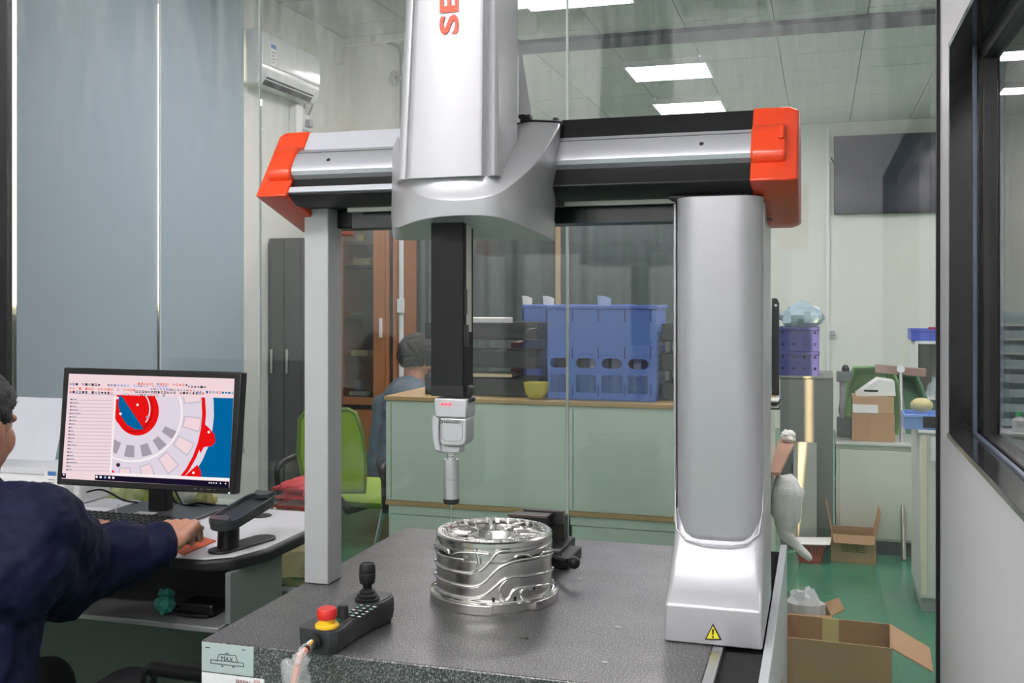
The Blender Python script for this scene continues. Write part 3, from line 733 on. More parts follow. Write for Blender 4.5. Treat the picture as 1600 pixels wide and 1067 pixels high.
for k in range(26):
    a = 2*PI*k/26; w = .075 if k % 3 else .11
    pts, z0, z1 = arcband(RB-.020, RB-.011, a-w, a+w, wz(.126), wz(.1415), 5)
    obj('castle_block', MB().prism(pts, 'z', z0, z1), M_wheel2, wb, bevel=.001, smooth=30)
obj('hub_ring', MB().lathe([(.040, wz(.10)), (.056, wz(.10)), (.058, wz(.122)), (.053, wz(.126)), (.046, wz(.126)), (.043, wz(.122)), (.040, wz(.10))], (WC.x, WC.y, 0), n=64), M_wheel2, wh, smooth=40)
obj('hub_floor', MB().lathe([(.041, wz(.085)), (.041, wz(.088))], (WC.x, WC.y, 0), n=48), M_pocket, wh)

# --- machine vise behind the housing
M_iron = mat('blued_iron', (54, 53, 52), .42, .6, var=.12, vscale=30, bump=.04, bscale=200)
vy = 2.36
vz = thing('vise', 'dark iron bench vise behind the aluminium housing', 'vise', PY(848, 860, vy))
def VB(pl, pr, pt, pb, y0, y1): return MBox(XY(pl, y0), XY(pr, y0), y0, y1, ZY(850, pb, y0) if pb else BZ+.0005, ZY(850, pt, y0))
obj('base', MBox(XY(820, vy), XY(884, vy), vy-.04, vy+.10, BZ+.0005, BZ+.03), M_iron, vz, bevel=.003)
obj('fixed_jaw', VB(824, 881, 806, None, vy+.04, vy+.085), M_iron, vz, bevel=.003)
jp = obj('jaw_plate', VB(817, 880, 797, 818, vy+.028, vy+.042), mat('jaw_steel', (88, 86, 84), .35, .8), vz, bevel=.0015)
for px in (827, 866):
    p = PY(px, 804, vy+.027); obj('bolt_hole', MB().lathe([(.006, 0), (.006, .0012), (.003, .0014)], (p.x, p.y-.0008, p.z), axis='y', n=14), M_rub, jp)
obj('moving_jaw', VB(796, 854, 808, 828, vy-.03, vy+.02), M_iron, vz, bevel=.002)
obj('jaw_edge', VB(793, 855, 806.5, 811, vy-.034, vy-.028), mat('jaw_edge_brown', (104, 92, 86), .4, .6), vz, bevel=.001)
obj('slide', MBox(XY(866, 2.30), XY(894, 2.30), 2.26, 2.40, BZ+.0005, BZ+.022), M_iron, vz, bevel=.003)
a, b = PY(862, 869, 2.24), PY(888, 877, 2.16)
hd = obj('handle', MB().tube([a, b], [.0055, .0065], 10), M_iron, vz)
obj('handle_ball', MB().ell(PY(897, 879, 2.155), (.0135, .0135, .0135), 16), M_iron, hd, smooth=180)
obj('screw_nut', MB().cbox(PY(866, 866, 2.25), (.03, .03, .022)), M_iron, vz, bevel=.003)

# --- joystick pendant
PT = .848
pa, pb = PZ(511, 974, PT-.006), PZ(576, 934, PT)
pdir = Vector((pb.x-pa.x, pb.y-pa.y, 0)); plen = pdir.length; prot = math.atan2(-pdir.x, pdir.y)
pe = thing('joystick_pendant', 'black control pendant with joystick and red stop button at the bed edge', 'controller', (pa.x, pa.y, BZ), prot)
def PW(px, py, z=PT):                                 # pixel on the pendant top -> pendant local
    w = PZ(px, py, z) - Vector((pa.x, pa.y, 0)); c, s = math.cos(-prot), math.sin(-prot)
    return Vector((w.x*c-w.y*s, w.x*s+w.y*c, z-BZ))
def pout(g, z, lean=0):
    L = plen
    return [(x*g, y, z) for x, y in ((-.030,-.040),(.030,-.040),(.040,-.028),(.041,-.005),(.036,.030),(.0335,.060),(.036,L*.8),(.043,L-.01),(.044,L+.020),(.036,L+.034),(-.036,L+.034),(-.044,L+.020),(-.043,L-.01),(-.036,L*.8),(-.0335,.060),(-.036,.030),(-.041,-.005),(-.040,-.028))]
body_p = obj('pendant_body', MB().loft([pout(.80, .001), pout(.93, .010), pout(1, .026), pout(1, .040), [(x, y, z+.006*(y/plen)) for x, y, z in pout(.95, .043)]]), mat('pendant_grey', (46, 47, 50), .45, var=.05, bump=.03, bscale=500), pe, local=True, bevel=.003, seg=2, smooth=40)
obj('top_plate', MB().loft([[(x, y, .0425+.006*(y/plen)) for x, y, z in pout(.86, 0)], [(x, y, .0447+.006*(y/plen)) for x, y, z in pout(.84, 0)]]), mat('pendant_face', (52, 53, 55), .38), pe, local=True, smooth=30)
e = PW(511, 977, PT-.002)
stop = obj('stop_button', MB().lathe([(.013, e.z+.012), (.0165, e.z+.013), (.0175, e.z+.017), (.0172, e.z+.028), (.0155, e.z+.0305), (.006, e.z+.031)], (e.x, e.y, 0)), mat('stop_red', (206, 40, 36), .35), pe, local=True, smooth=40, label='red mushroom stop button')
obj('stop_collar', MB().lathe([(.021, e.z-.002), (.021, e.z+.002), (.018, e.z+.005), (.014, e.z+.005), (.014, e.z+.013)], (e.x, e.y, 0)), mat('stop_yellow', (232, 180, 30), .4), stop, local=True, smooth=30)
k_ = PW(536, 962)
obj('speed_knob', MB().lathe([(.0125, k_.z-.004), (.0125, k_.z), (.0105, k_.z+.004), (.0088, k_.z+.018), (.007, k_.z+.0195)], (k_.x, k_.y, 0), n=18), M_black, pe, local=True, smooth=30)
obj('start_button', MB().lathe([(.0055, PW(527, 968).z-.004), (.0055, PW(527, 968).z), (.003, PW(527, 968).z+.0006)], (PW(527, 968).x, PW(527, 968).y, 0), n=16), mat('button_green', (40, 150, 110), .4), pe, local=True, smooth=30)
M_key = mat('key_dark', (34, 36, 38), .4); M_keyw = emis('key_led', (190, 240, 225), .7)
kc = PW(561, 955)
for r in range(5):
    for c_ in range(3):
        x, y = kc.x-.012+c_*.014, kc.y-.026+r*.0135
        z = .0447+.006*(y/plen)
        kk = obj('key', MBox(x-.005, x+.005, y-.0042, y+.0042, z-.001, z+.0016), M_key, pe, local=True, bevel=.0006)
        obj('key_mark', MBox(x-.0028, x+.0028, y-.0018, y+.0018, z+.0016, z+.002), M_keyw if (r+c_) % 2 else M_paper, kk, local=True, smooth=0)
j = PW(574, 938)
z0 = j.z
obj('stick_bellows', MB().lathe([(.026, z0-.006), (.026, z0), (.022, z0+.001), (.024, z0+.005), (.018, z0+.008), (.020, z0+.011), (.014, z0+.015), (.015, z0+.018), (.009, z0+.023)], (j.x, j.y, 0)), M_rub, pe, local=True, smooth=50)
obj('stick_grip', MB().lathe([(.008, z0+.022), (.009, z0+.030), (.0145, z0+.034), (.0155, z0+.044), (.0158, z0+.052), (.0145, z0+.053), (.0155, z0+.055), (.0150, z0+.066), (.012, z0+.070), (.010, z0+.0685), (.002, z0+.069)], (j.x, j.y, 0)), M_rub, pe, local=True, smooth=50)
c0 = Vector((-.002, -.044, .016)); 
def PL(px, py, y):                                    # world point -> pendant local
    w = PY(px, py, y) - Vector((pa.x, pa.y, BZ)); c, s = math.cos(-prot), math.sin(-prot)
    return Vector((w.x*c-w.y*s, w.x*s+w.y*c, w.z))
e1, e2 = PL(490, 1003, 1.585), PL(478, 1014, 1.545)
obj('plug_socket', MB().tube([e1+(e1-e2)*.5, e1+(e2-e1)*.1], [.0125, .0125], 14), M_rub, pe, local=True)
obj('plug', MB().tube([e1, e1+(e2-e1)*.45, e1+(e2-e1)*.5, e2], [.0085, .0085, .0098, .0098], 16), M_steel, pe, local=True, smooth=30)
# cable in a knotted clear bag
cpts = smooth_path([PY(477, 1016, 1.54), PY(470, 1024, 1.525), PY(465, 1040, 1.515), PY(459, 1070, 1.51), PY(450, 1120, 1.52), PY(440, 1200, 1.56)], 5)
tag(obj('pendant_cable', MB().tube(cpts, .006, 8), mat('cable_salmon', (214, 150, 128), .5)), 'salmon cable hanging from the pendant plug inside clear plastic', 'cable')
M_film = mat('clear_film', (236, 238, 240), .25, var=.05, alpha=.24, spec=.9)
def crumple(c, r, n=18, amp=.25, seed=1, stretchz=1.0, rot=None):
    rr = random.Random(seed); m = MB().ell((0,0,0), r, n, rot)
    ph = [(Vector((rr.uniform(-1,1), rr.uniform(-1,1), rr.uniform(-1,1)))*rr.uniform(1.5, 7), rr.uniform(0, 6)) for _ in range(7)]
    s = max(r); out = []
    for v in m.v:
        v = Vector(v); k = 1
        for d, p in ph: k += amp/3*abs(math.sin(d.dot(v)/s+p)) - amp/6
        out.append(v*k + Vector(c))
    m.v = [tuple(v) for v in out]; return m
bagc = MB()
for P, r in (([470, 1030, 1.52], (.012, .010, .009)), ([461, 1060, 1.51], (.019, .015, .036)),):
    cm = crumple(PY(*P), r, 28, .7, int(P[0])); bagc.add(cm.v, cm.f)
bag_ = obj('plastic_wrap', bagc, M_film, smooth=50); tag(bag_, 'knotted clear plastic bag wrapped around the pendant cable', 'plastic bag')
obj('knot', MB().tube([PY(466, 1034, 1.50), PY(469, 1022, 1.495), PY(472, 1012, 1.50)], [.004, .005, .0055], 8), M_film, bag_)

# ================================================================== DESK
DZ = .79
dxr = PZ(470, 832, DZ).x; dyf = PZ(345, 877, DZ).y; dyb = 2.70; dxl = -2.60
dk = thing('desk', 'white topped computer desk with black rounded edge and open shelf', 'desk', ((dxl+dxr)/2, (dyf+dyb)/2, 0))
def dout(g): return [(dxl, dyf-g), (dxr-.17, dyf-g), (dxr-.09+g*.3, dyf+.012-g*.6), (dxr-.035+g*.6, dyf+.055-g*.4), (dxr+g, dyf+.15), (dxr+g, dyb), (dxl, dyb)]
M_desk = mat('desk_white', (222, 222, 226), .35, var=.02)
obj('tabletop', MB().prism(dout(-.004), 'z', DZ-.012, DZ), M_desk, dk, bevel=.001)
obj('edge_band', MB().prism(dout(.006), 'z', DZ-.036, DZ-.003), mat('edge_black', (28, 28, 29), .5, var=.1), dk, bevel=.010, seg=3)
M_dkside = mat('desk_side_grey', (112, 118, 116), .5, var=.04)
shz = PZ(341, 962, DZ-.155).z
fyS = dyf + .03
obj('side_panel', MBox(dxr-.045, dxr-.030, fyS, 2.41, DZ-.16, DZ-.036), M_dkside, dk, bevel=.0015)
obj('shelf', MBox(dxl, dxr-.046, fyS-.03, 2.412, DZ-.175, DZ-.1605), mat('shelf_grey', (150, 152, 152), .35, .3, var=.05), dk, bevel=.003)
obj('shelf_back', MBox(dxl, dxr-.046, 2.396, 2.411, DZ-.160, DZ-.037), mat('shelf_painted_shade', (46, 48, 48), .6), dk)  # added dark sheet: shade inside the shelf put into its colour
obj('modesty_panel', MBox(dxl, dxr-.25, dyb-.05, dyb-.035, .12, DZ-.176), mat('modesty_grey', (98, 108, 100), .6, var=.05), dk)
obj('leg', MBox(dxr-.22, dxr-.17, dyb-.30, dyb-.22, .03, DZ-.176), mat('desk_leg_dark', (48, 54, 56), .5), dk, bevel=.004)
obj('leg', MBox(dxr-.13, dxr-.06, dyb-.20, dyb-.15, .03, DZ-.176), mat('desk_leg_pale', (120, 132, 126), .5), dk, bevel=.004)
obj('foot', MBox(dxr-.25, dxr-.05, dyf+.02, dyb-.1, .0, .03), M_dkside, dk, bevel=.006)
obj('bracket', MBox(dxr-.05, dxr-.033, 2.30, 2.345, DZ-.20, DZ-.161), M_black, dk, bevel=.002)
obj('bracket', MBox(dxr-.05, dxr-.033, 2.35, 2.405, DZ-.205, DZ-.161), mat('bracket_grey', (96, 106, 106), .5), dk, bevel=.002)
p = PZ(408, 806, DZ); obj('grommet', MB().lathe([(.03, DZ), (.03, DZ+.002), (.02, DZ+.003)], (p.x, p.y, 0)), M_black, dk, smooth=30)
# crumpled cloth and black charger on the shelf
p = Vector((XY(258, fyS+.02), fyS+.02, DZ-.158))
cl = crumple((p.x, p.y, p.z+.025), (.022, .018, .019), 24, .42, 3); c2 = crumple((p.x-.012, p.y+.02, p.z+.045), (.017, .015, .012), 20, .42, 5); cl.add(c2.v, c2.f)
tag(obj('cleaning_cloth', cl, mat('cloth_teal', (62, 142, 128), .9, var=.15)), 'crumpled teal cloth on the open desk shelf', 'cloth')
p = Vector((XY(318, fyS+.06), fyS+.06, DZ-.158))
ch = thing('tool_pouch', 'black power adapter lying on the desk shelf near the side panel', 'adapter', p)
obj('adapter_body', MBox(p.x-.05, p.x+.045, p.y-.03, p.y+.04, p.z+.0005, p.z+.03), M_black, ch, bevel=.006)
obj('adapter_cord', MB().tube(smooth_path([(p.x-.05, p.y, p.z+.015), (p.x-.08, p.y-.02, p.z+.01), (p.x-.03, p.y-.045, p.z+.006), (p.x+.04, p.y-.04, p.z+.006)], 5), .004, 6), M_rub, ch)
ch.name = 'power_adapter'
# blue tube leaning by the bed
fz0 = PZ(392, 964, 0.002)
tag(obj('blue_tube', MB().tube([PY(383, 935, 3.3), PY(392, 964, 3.26)], .012, 8).tube([PY(392, 964, 3.26), (PY(392, 964, 3.26).x+.02, 3.24, .012)], .008, 8), mat('tube_blue', (40, 60, 150), .35)), 'blue tube standing on the floor between the desk and the granite bed', 'tube')
# --- monitor: plane tilted a little backwards
MY0, MK = 2.47, .075
def MP(px, py, off=0.0):
    dx, dy, v = ray(px, py); s = (MY0 + off + MK*(HC-1.0))/(dy-MK*v)
    return Vector((dx*s, dy*s, HC+v*s))
mo = thing('monitor', 'black flat monitor showing a red and pink part model, on the desk', 'monitor', Vector((MP(232, 670).x, MY0+.09, DZ)))
nrm = Vector((0, -1, MK)).normalized()
def slabpx(pts, t0, t1, mb=None):
    mb = mb or MB(); f = [MP(*p)+nrm*t1 for p in pts]; b = [MP(*p)+nrm*t0 for p in pts]
    return mb.loft([b, f])
bz = obj('bezel', slabpx([(99.5,574), (378,581.5), (366.5,773), (88,757)], -.030, 0), M_black, mo, bevel=.004)
ZC = lambda X, Y: (X*.3, 540+Y*.3)
scr = [ZC(360,146), ZC(1222,172), ZC(1194,740), ZC(322,692)]
obj('back_shell', slabpx([(130,600), (350,606), (342,745), (120,735)], -.055, -.03), M_black, mo, bevel=.012)
pink, lilac, red, blue, navy, white_, ink_, lightb, grey1, orange_, midg, red2 = range(12)
cols = [(250,222,228), (232,220,234), (240,22,24), (0,104,164), (24,18,44), (255,250,252), (60,50,66), (150,180,240), (205,198,212), (240,130,110), (170,162,176), (200,16,20)]
M_scr = [emis('screen_%s' % n, c, .92) for n, c in zip('pink lilac red blue navy white ink pale_blue grey orange mid dark_red'.split(), cols)]
S = MB(); lay = [0]
def sp(pts, m, conv=True):
    lay[0] += 1
    S.cur = m; h = .0003 + lay[0]*.0000035
    q = [MP(*(ZC(*p) if conv else p))+nrm*h for p in pts]
    S.add(q, [list(range(len(q)))])
def sq(u0, v0, u1, v1, m):                            # in screen fractions
    def B(u, v):
        a = Vector(scr[0]).lerp(Vector(scr[1]), u); b = Vector(scr[3]).lerp(Vector(scr[2]), u); return tuple(a.lerp(b, v))
    sp([B(u0, v0), B(u1, v0), B(u1, v1), B(u0, v1)], m, False)
sq(0, 0, 1, 1, pink)
VIEW = [(607,256), (1216,274), (1197,690), (583,662)]
sp(VIEW, lilac)
def ellp(cx, cy, rx, ry, tilt=0, n=40, a0=0, a1=2*PI):
    return [(cx + rx*math.cos(a)*math.cos(tilt) - ry*math.sin(a)*math.sin(tilt), cy + rx*math.cos(a)*math.sin(tilt) + ry*math.sin(a)*math.cos(tilt)) for a in [a0+(a1-a0)*k/n for k in range(n+1)]][:(-1 if a1-a0 > 6.2 else None)]
def clipv(poly):                                      # clip to the viewport (convex)
    out = [Vector(p) for p in poly]; V = [Vector(p) for p in VIEW]
    for i in range(4):
        a, b = V[i], V[(i+1) % 4]; ins = lambda p: (b-a).x*(p-a).y-(b-a).y*(p-a).x >= 0
        res = []
        for k in range(len(out)):
            p, q = out[k], out[(k+1) % len(out)]
            if ins(p): res.append(p)
            if ins(p) != ins(q):
                d1 = (b-a).x*(p-a).y-(b-a).y*(p-a).x; d2 = (b-a).x*(q-a).y-(b-a).y*(q-a).x
                res.append(p.lerp(q, d1/(d1-d2)))
        out = res
        if not out: return []
    return [tuple(p) for p in out]
def cv(poly, m):
    c = clipv(poly)
    if len(c) > 2: sp(c, m)
cv(VIEW, blue)
cv(ellp(650, 330, 465, 520, -.10), lilac)
cv(ellp(640, 330, 432, 505, -.12), red)
cv(ellp(632, 325, 420, 500, -.12), lilac)
sp(clipv([(1062,405), (1085,425), (1118,462), (1122,500), (1105,522), (1062,528), (1045,560), (1030,520)]), red)
sp(clipv([(1028,620), (1045,650), (1050,690), (955,686)]), red)
cv(ellp(690, 345, 262, 262, 0), white_); cv(ellp(688, 345, 255, 252, 0), lilac)
cv(ellp(700, 350, 240, 232, 0, 30, .35, 2.3) + ellp(700, 350, 175, 170, 0, 30, 2.3, .35), midg)
for a in (.25, .62, 1.0, 1.4, 1.8, 2.2):
    cv(ellp(700, 350, 242, 236, 0, 3, a, a+.17) + ellp(700, 350, 165, 160, 0, 3, a+.17, a), lilac)
for a in (-.3, .1, .45, .8, 1.15, 1.5):
    cv(ellp(660, 335, 395, 400, 0, 4, a, a+.20) + ellp(660, 335, 300, 300, 0, 4, a+.20, a), grey1)
    cv(ellp(660, 335, 388, 393, 0, 4, a+.02, a+.18) + ellp(660, 335, 308, 306, 0, 4, a+.18, a+.02), pink)
cv([(607,256), (808,262)] + ellp(715, 340, 113, 128, 0, 30, -.55, 2.9), red)
cv(ellp(700, 335, 98, 118, 0, 40), red2)
cv(ellp(690, 330, 100, 112, 0, 40), red)
cv([(622,262), (632,260), (748,432), (735,437), (700,435), (660,410), (632,370), (616,310)], blue)
ring = ellp(700, 330, 84, 104, 0, 16, -1.2, .75); ring2 = ellp(700, 330, 78, 99, 0, 16, .75, -1.2); cv(ring+ring2, white_)
for x, y in ((612, 272), (717, 308), (628, 355), (1088, 450), (1008, 662)): sp(circ(x, y, 7, 8), white_)
sp(circ(768, 372, 8, 8), midg); sp(circ(616, 621, 11, 8), ink_)
sp([(583,645), (600,660), (583,662)], red)
rs = random.Random(4)
for row, (v, n, st) in enumerate(((.088, 56, 0), (.123, 58, 0), (.158, 46, 0))):     # toolbar icons
    pass
for Y0, X0, n, sty in ((182, 368, 0, 0), (200, 368, 15, ink_), (222, 368, 21, orange_), (240, 368, 14, ink_), (188, 725, 16, orange_), (200, 585, 18, lightb), (214, 790, 7, lightb), (230, 712, 22, ink_), (216, 880, 9, midg), (222, 1030, 12, blue), (196, 985, 6, ink_), (246, 640, 14, midg)):
    for k in range(n):
        x = X0 + k*16.5; y = Y0 + (x-368)*.028
        if rs.random() < .12: continue
        w, h = rs.uniform(4, 6.5), rs.uniform(4, 6.5)
        sp([(x-w, y-h), (x+w, y-h+.3), (x+w, y+h+.3), (x-w, y+h)], sty if rs.random() < .75 else [ink_, blue, orange_, midg][rs.randrange(4)])
        if rs.random() < .7: sp([(x-w*.5, y-h*.5), (x+w*.55, y-h*.5), (x+w*.5, y+h*.5), (x-w*.5, y+h*.5)], pink)
sp([(360,245), (600,256), (600,258), (360,247)], blue)
for k in range(21):                                   # feature tree rows
    y = 276 + k*18.3; x = 368 - k*1.1
    sp([(x-4, y+5), (585-k*.6, y+8), (585-k*.6, y+12), (x-4, y+9)], grey1)
    w = rs.uniform(18, 60)
    sp([(x, y), (x+w, y+1.2), (x+w, y+6), (x, y+5)], midg)
    sp([(x+2, y), (x+8, y), (x+8, y+6), (x+2, y+6)], ink_)
sp([(598,258), (606,258), (582,662), (574,662)], white_)
sp([(496,672), (1195,708), (1194,740), (496,700)], navy); sp([(322,664), (345,665), (345,690), (322,688)], navy)
sp([(583,662), (1197,690), (1196,703), (583,673)], white_)
for k, x in enumerate((505, 526, 549, 571, 592)): sp(circ(x, 683+k*1.2, 6.5, 8), [white_, white_, lightb, white_, white_][k])
for x in (1092, 1103, 1115, 1128, 1150, 1176): sp(circ(x, 690+(x-583)*.047, 4, 6), white_)
sp(circ(334, 672, 5, 6), white_)
obj('screen', S, M_scr, mo, smooth=0, recalc=False)
for k, X in enumerate((1018, 1050, 1082, 1094, 1118)): 
    q = MP(*ZC(X, 746+k*1.0)); obj('button', MB().cbox(q+nrm*.0008, (.007, .001, .002)), M_screw, bz)
q = MP(*ZC(1194, 768)); obj('power_light', MB().cbox(q+nrm*.0008, (.004, .001, .003)), emis('led_white', (240, 250, 255), 2.0), bz)
ny_ = MY0 + .075
obj('neck', MBox(XY(231, ny_), XY(258, ny_), ny_, ny_+.04, DZ+.008, MP(245, 700).z), M_black, mo, bevel=.004)
bq = [PZ(154, 806, DZ+.004), PZ(193, 790, DZ+.004), PZ(312, 796, DZ+.004), PZ(300, 811, DZ+.004)]
yb0, yb1 = PZ(230, 812, DZ).y, PZ(240, 788, DZ).y
obj('base_plate', MBox(XY(156, yb0), XY(299, yb0), yb0, yb1, DZ+.0005, DZ+.010), mat('base_dark_grey', (62, 63, 66), .4), mo, bevel=.004)
p0, p1 = PZ(206, 803, DZ+.0105), PZ(265, 797, DZ+.0105)
tag(obj('paper_card', MBox(p0.x, p1.x-.01, p0.y, p0.y+.035, DZ+.0105, DZ+.0115), mat('card_grey', (188, 186, 186), .6)), 'grey paper card lying on the monitor base plate', 'card')
# --- keyboard
ka, kb = PZ(250, 822, DZ+.012), PZ(250, 835, DZ+.012)
kyb, kyf = PZ(190, 806, DZ+.012).y, PZ(250, 834, DZ+.012).y
kx1 = PZ(249, 822, DZ+.012).x; kx0 = kx1-.44
kbd = thing('keyboard', 'black keyboard on the desk half covered by the blue sleeve', 'keyboard', ((kx0+kx1)/2, (kyb+kyf)/2, DZ))
obj('case', MB().prism([(kyf, DZ+.0005), (kyb, DZ+.0005), (kyb, DZ+.020), (kyf, DZ+.012)], 'x', kx0, kx1), M_black, kbd, bevel=.003)
kmesh = None
for r in range(6):
    yk = kyf+.010 + r*(kyb-kyf-.018)/6
    for c_ in range(21):
        xk = kx0+.010+c_*.0202
        if r == 0 and 4 < c_ < 10: continue
        z = DZ+.0125+.008*(yk-kyf)/(kyb-kyf)
        if kmesh is None:
            kmesh = obj('key', MB().loft([[(0,0,0),(.0172,0,0),(.0172,.0172,0),(0,.0172,0)], [(.0022,.002,.007),(.015,.002,.007),(.015,.0155,.0072),(.0022,.0155,.0072)]]), mat('keycap', (26, 26, 28), .38), kbd, local=True, smooth=0); k = kmesh
        else: k = kmesh.copy(); COL.objects.link(k); k.parent = kbd
        k.location = Vector((xk, yk, z)) - Vector(kbd.location)
# --- mouse pad, mouse
p0, p1, p2, p3 = PZ(262, 858, DZ), PZ(287, 868, DZ), PZ(338, 846, DZ), PZ(300, 836, DZ)
tag(obj('mouse_pad', MB().prism([(q.x, q.y) for q in (p0, p1, p2, p3)], 'z', DZ+.0004, DZ+.003), mat('pad_orange_red', (196, 96, 66), .7, var=.3, vscale=20)), 'orange and red patterned mouse pad under the hand', 'mouse pad')
mp = PZ(292, 846, DZ+.003); mp = Vector((mp.x, mp.y, DZ+.003))
ms = thing('mouse', 'dark computer mouse under the right hand of the seated person', 'mouse', mp)
obj('mouse_shell', MB().ell((0, .0, .012), (.031, .055, .022), 18), M_black, ms, local=True, smooth=180)
obj('wheel', MB().lathe([(.007, -.003), (.007, .003)], (0, .03, .030), axis='x', n=14), M_rub, ms, local=True)
M_cab = M_rub
def cable(name, label, pts, r=.0022, m=None, n=5): return tag(obj(name, MB().tube(smooth_path(pts, n), r, 6), m or M_cab), label, 'cable')
cable('mouse_cable', 'thin black mouse cable curling on the desk beside the cradle', [PZ(296, 838, DZ+.004), PZ(318, 825, DZ+.003), PZ(306, 818, DZ+.003), PZ(310, 810, DZ+.003), PZ(326, 803, DZ+.003), PZ(345, 801, DZ+.003), PZ(362, 806, DZ+.003)])
cable('monitor_cable', 'black cable arching from the printer to the back of the monitor', [PY(112, 779, 2.60), PY(132, 770, 2.61), PY(155, 765, 2.62), PY(172, 770, 2.62), PY(192, 781, 2.62), PY(215, 785, 2.61)], .003)
cable('power_cable', 'black power cable coiled at the desk back right of the neck', [PY(268, 775, 2.655), PY(276, 786, 2.655), PY(290, 790, 2.63), PY(312, 786, 2.64), PY(340, 790, 2.66), PY(356, 791, 2.67), PY(330, 793, 2.65), PY(300, 791, 2.63)], .0045)
cable('video_cable', 'thin black cable hanging behind the monitor neck', [PY(270, 760, 2.56), PY(278, 775, 2.57), PY(286, 790, 2.575)], .0025)
cable('base_cable', 'thin grey cable looping in front of the monitor base', [PZ(186, 788, DZ+.02), PZ(181, 796, DZ+.012), PZ(186, 805, DZ+.010), PZ(203, 811, DZ+.004)], .0018, M_silver2)

# --- handset cradle
cr = PZ(352, 856, DZ)
cd = thing('handset_cradle', 'black tilted handset cradle standing on the desk corner', 'stand', (cr.x, cr.y, DZ))
q0, q1 = PZ(346, 862, DZ), PZ(411, 843, DZ)
def along(a, b, w, z0, z1, n=10):
    d = Vector((b.x-a.x, b.y-a.y, 0)); L = d.length; d.normalize(); e = Vector((-d.y, d.x, 0))
    pts = [a + e*w*math.cos(t) - d*w*math.sin(t) for t in [PI*k/n for k in range(n+1)]] + [b - e*w*math.cos(t) + d*w*math.sin(t) for t in [PI*k/n for k in range(n+1)]]
    return [(p.x, p.y) for p in pts]
obj('foot_plate', MB().prism(along(q0, q1, .033, 0, 0), 'z', DZ+.0005, DZ+.007), M_black, cd, bevel=.002)
tn, tf = PY(350, 815, 2.185), PY(408, 780, 2.335)
ux = (tf-tn).normalized(); uy = Vector((0,0,1)).cross(ux).normalized(); un = ux.cross(uy)
L = (tf-tn).length
ws = obj('post', MB().loft([[(q0.x+.026*math.cos(t)+.0, q0.y+.03+.03*math.sin(t), DZ+.006) for t in [2*PI*k/16 for k in range(16)]],
                             [(q0.x+.024*math.cos(t), q0.y+.035+.03*math.sin(t), DZ+.09) for t in [2*PI*k/16 for k in range(16)]]]), M_black, cd, smooth=60)
CM = Matrix(((ux.x,uy.x,un.x,tn.x),(ux.y,uy.y,un.y,tn.y),(ux.z,uy.z,un.z,tn.z),(0,0,0,1)))
W = .041
def cpl(x0, x1, w): return stadium(x0, x1, -w, w, 8)
tray = MB().panel(cpl(-.03, L+.03, W), [], .014, CM @ Matrix.Translation((0,0,-.006)))
tr_ = obj('tray', tray, mat('cradle_grey', (50, 52, 54), .32, var=.05), cd, bevel=.004, smooth=40)
obj('tray_rim', MB().panel(cpl(-.031, L+.031, W+.001), [cpl(-.024, L+.024, W-.006)], .012, CM @ Matrix.Translation((0,0,.004))), mat('cradle_rim', (58, 60, 63), .25), tr_, bevel=.003, smooth=40)
for xe, s in ((-.022, 1), (L+.022, -1)):
    obj('end_lip', MB().panel([(xe, -W*.7), (xe+s*.022, -W*.55), (xe+s*.030, 0), (xe+s*.022, W*.55), (xe, W*.7)], [], .010, CM @ Matrix.Translation((0,0,.010)) ), mat('cradle_rim', (58, 60, 63), .25), tr_, bevel=.004, smooth=40)

# --- printer at the left with raised lid
py_ = 2.545
def prn(px): return XY(px, py_)
pr = thing('printer', 'white desktop printer with raised lid at the left of the monitor', 'printer', (prn(30), py_+.12, DZ))
obj('body', MBox(prn(-60), prn(100), py_, py_+.175, DZ+.0005, ZY(50, 742, py_)), M_white, pr, bevel=.015, seg=3)
obj('front_step', MBox(prn(-60), prn(112), py_+.04, py_+.18, DZ+.0005, ZY(50, 752, py_)-.01), M_white, pr, bevel=.012, seg=3)
obj('top_rim', MBox(prn(-58), prn(98), py_+.005, py_+.17, ZY(50, 742, py_)-.001, ZY(50, 732, py_)), mat('printer_grey', (214, 216, 220), .4), pr, bevel=.006)
lt = ZY(50, 618, py_+.22); lb = ZY(50, 734, py_+.16)
obj('raised_lid', MB().loft([[Vector((prn(-60), py_+.13, lb)), Vector((XY(79, py_+.17), py_+.13, lb)), Vector((XY(79, py_+.13), py_+.143, lb)), Vector((prn(-60), py_+.143, lb))],
    [Vector((prn(-60), py_+.165, lt)), Vector((XY(104, py_+.22), py_+.165, lt)), Vector((XY(104, py_+.17), py_+.178, lt)), Vector((prn(-60), py_+.178, lt))]]), mat('lid_white', (222, 224, 232), .45), pr, bevel=.004)
lb_ = obj('label', MBox(prn(70), prn(89), py_-.0012, py_+.001, ZY(80, 771, py_), ZY(80, 737, py_)), M_paper, pr, label='white label with blue bands')
obj('label_band', MBox(prn(75), prn(88), py_-.0018, py_-.0008, ZY(80, 743, py_), ZY(80, 736.5, py_)), mat('band_blue', (60, 110, 176), .4), lb_, smooth=0)
obj('label_band', MBox(prn(72), prn(88), py_-.0018, py_-.0008, ZY(80, 771, py_), ZY(80, 768.5, py_)), mat('band_blue', (60, 110, 176), .4), lb_, smooth=0)
for k in range(4): obj('label_line', MBox(prn(76), prn(86), py_-.0018, py_-.0008, ZY(80, 750+k*4, py_), ZY(80, 748.6+k*4, py_)), mat('ink_grey', (150, 152, 156), .5), lb_, smooth=0)
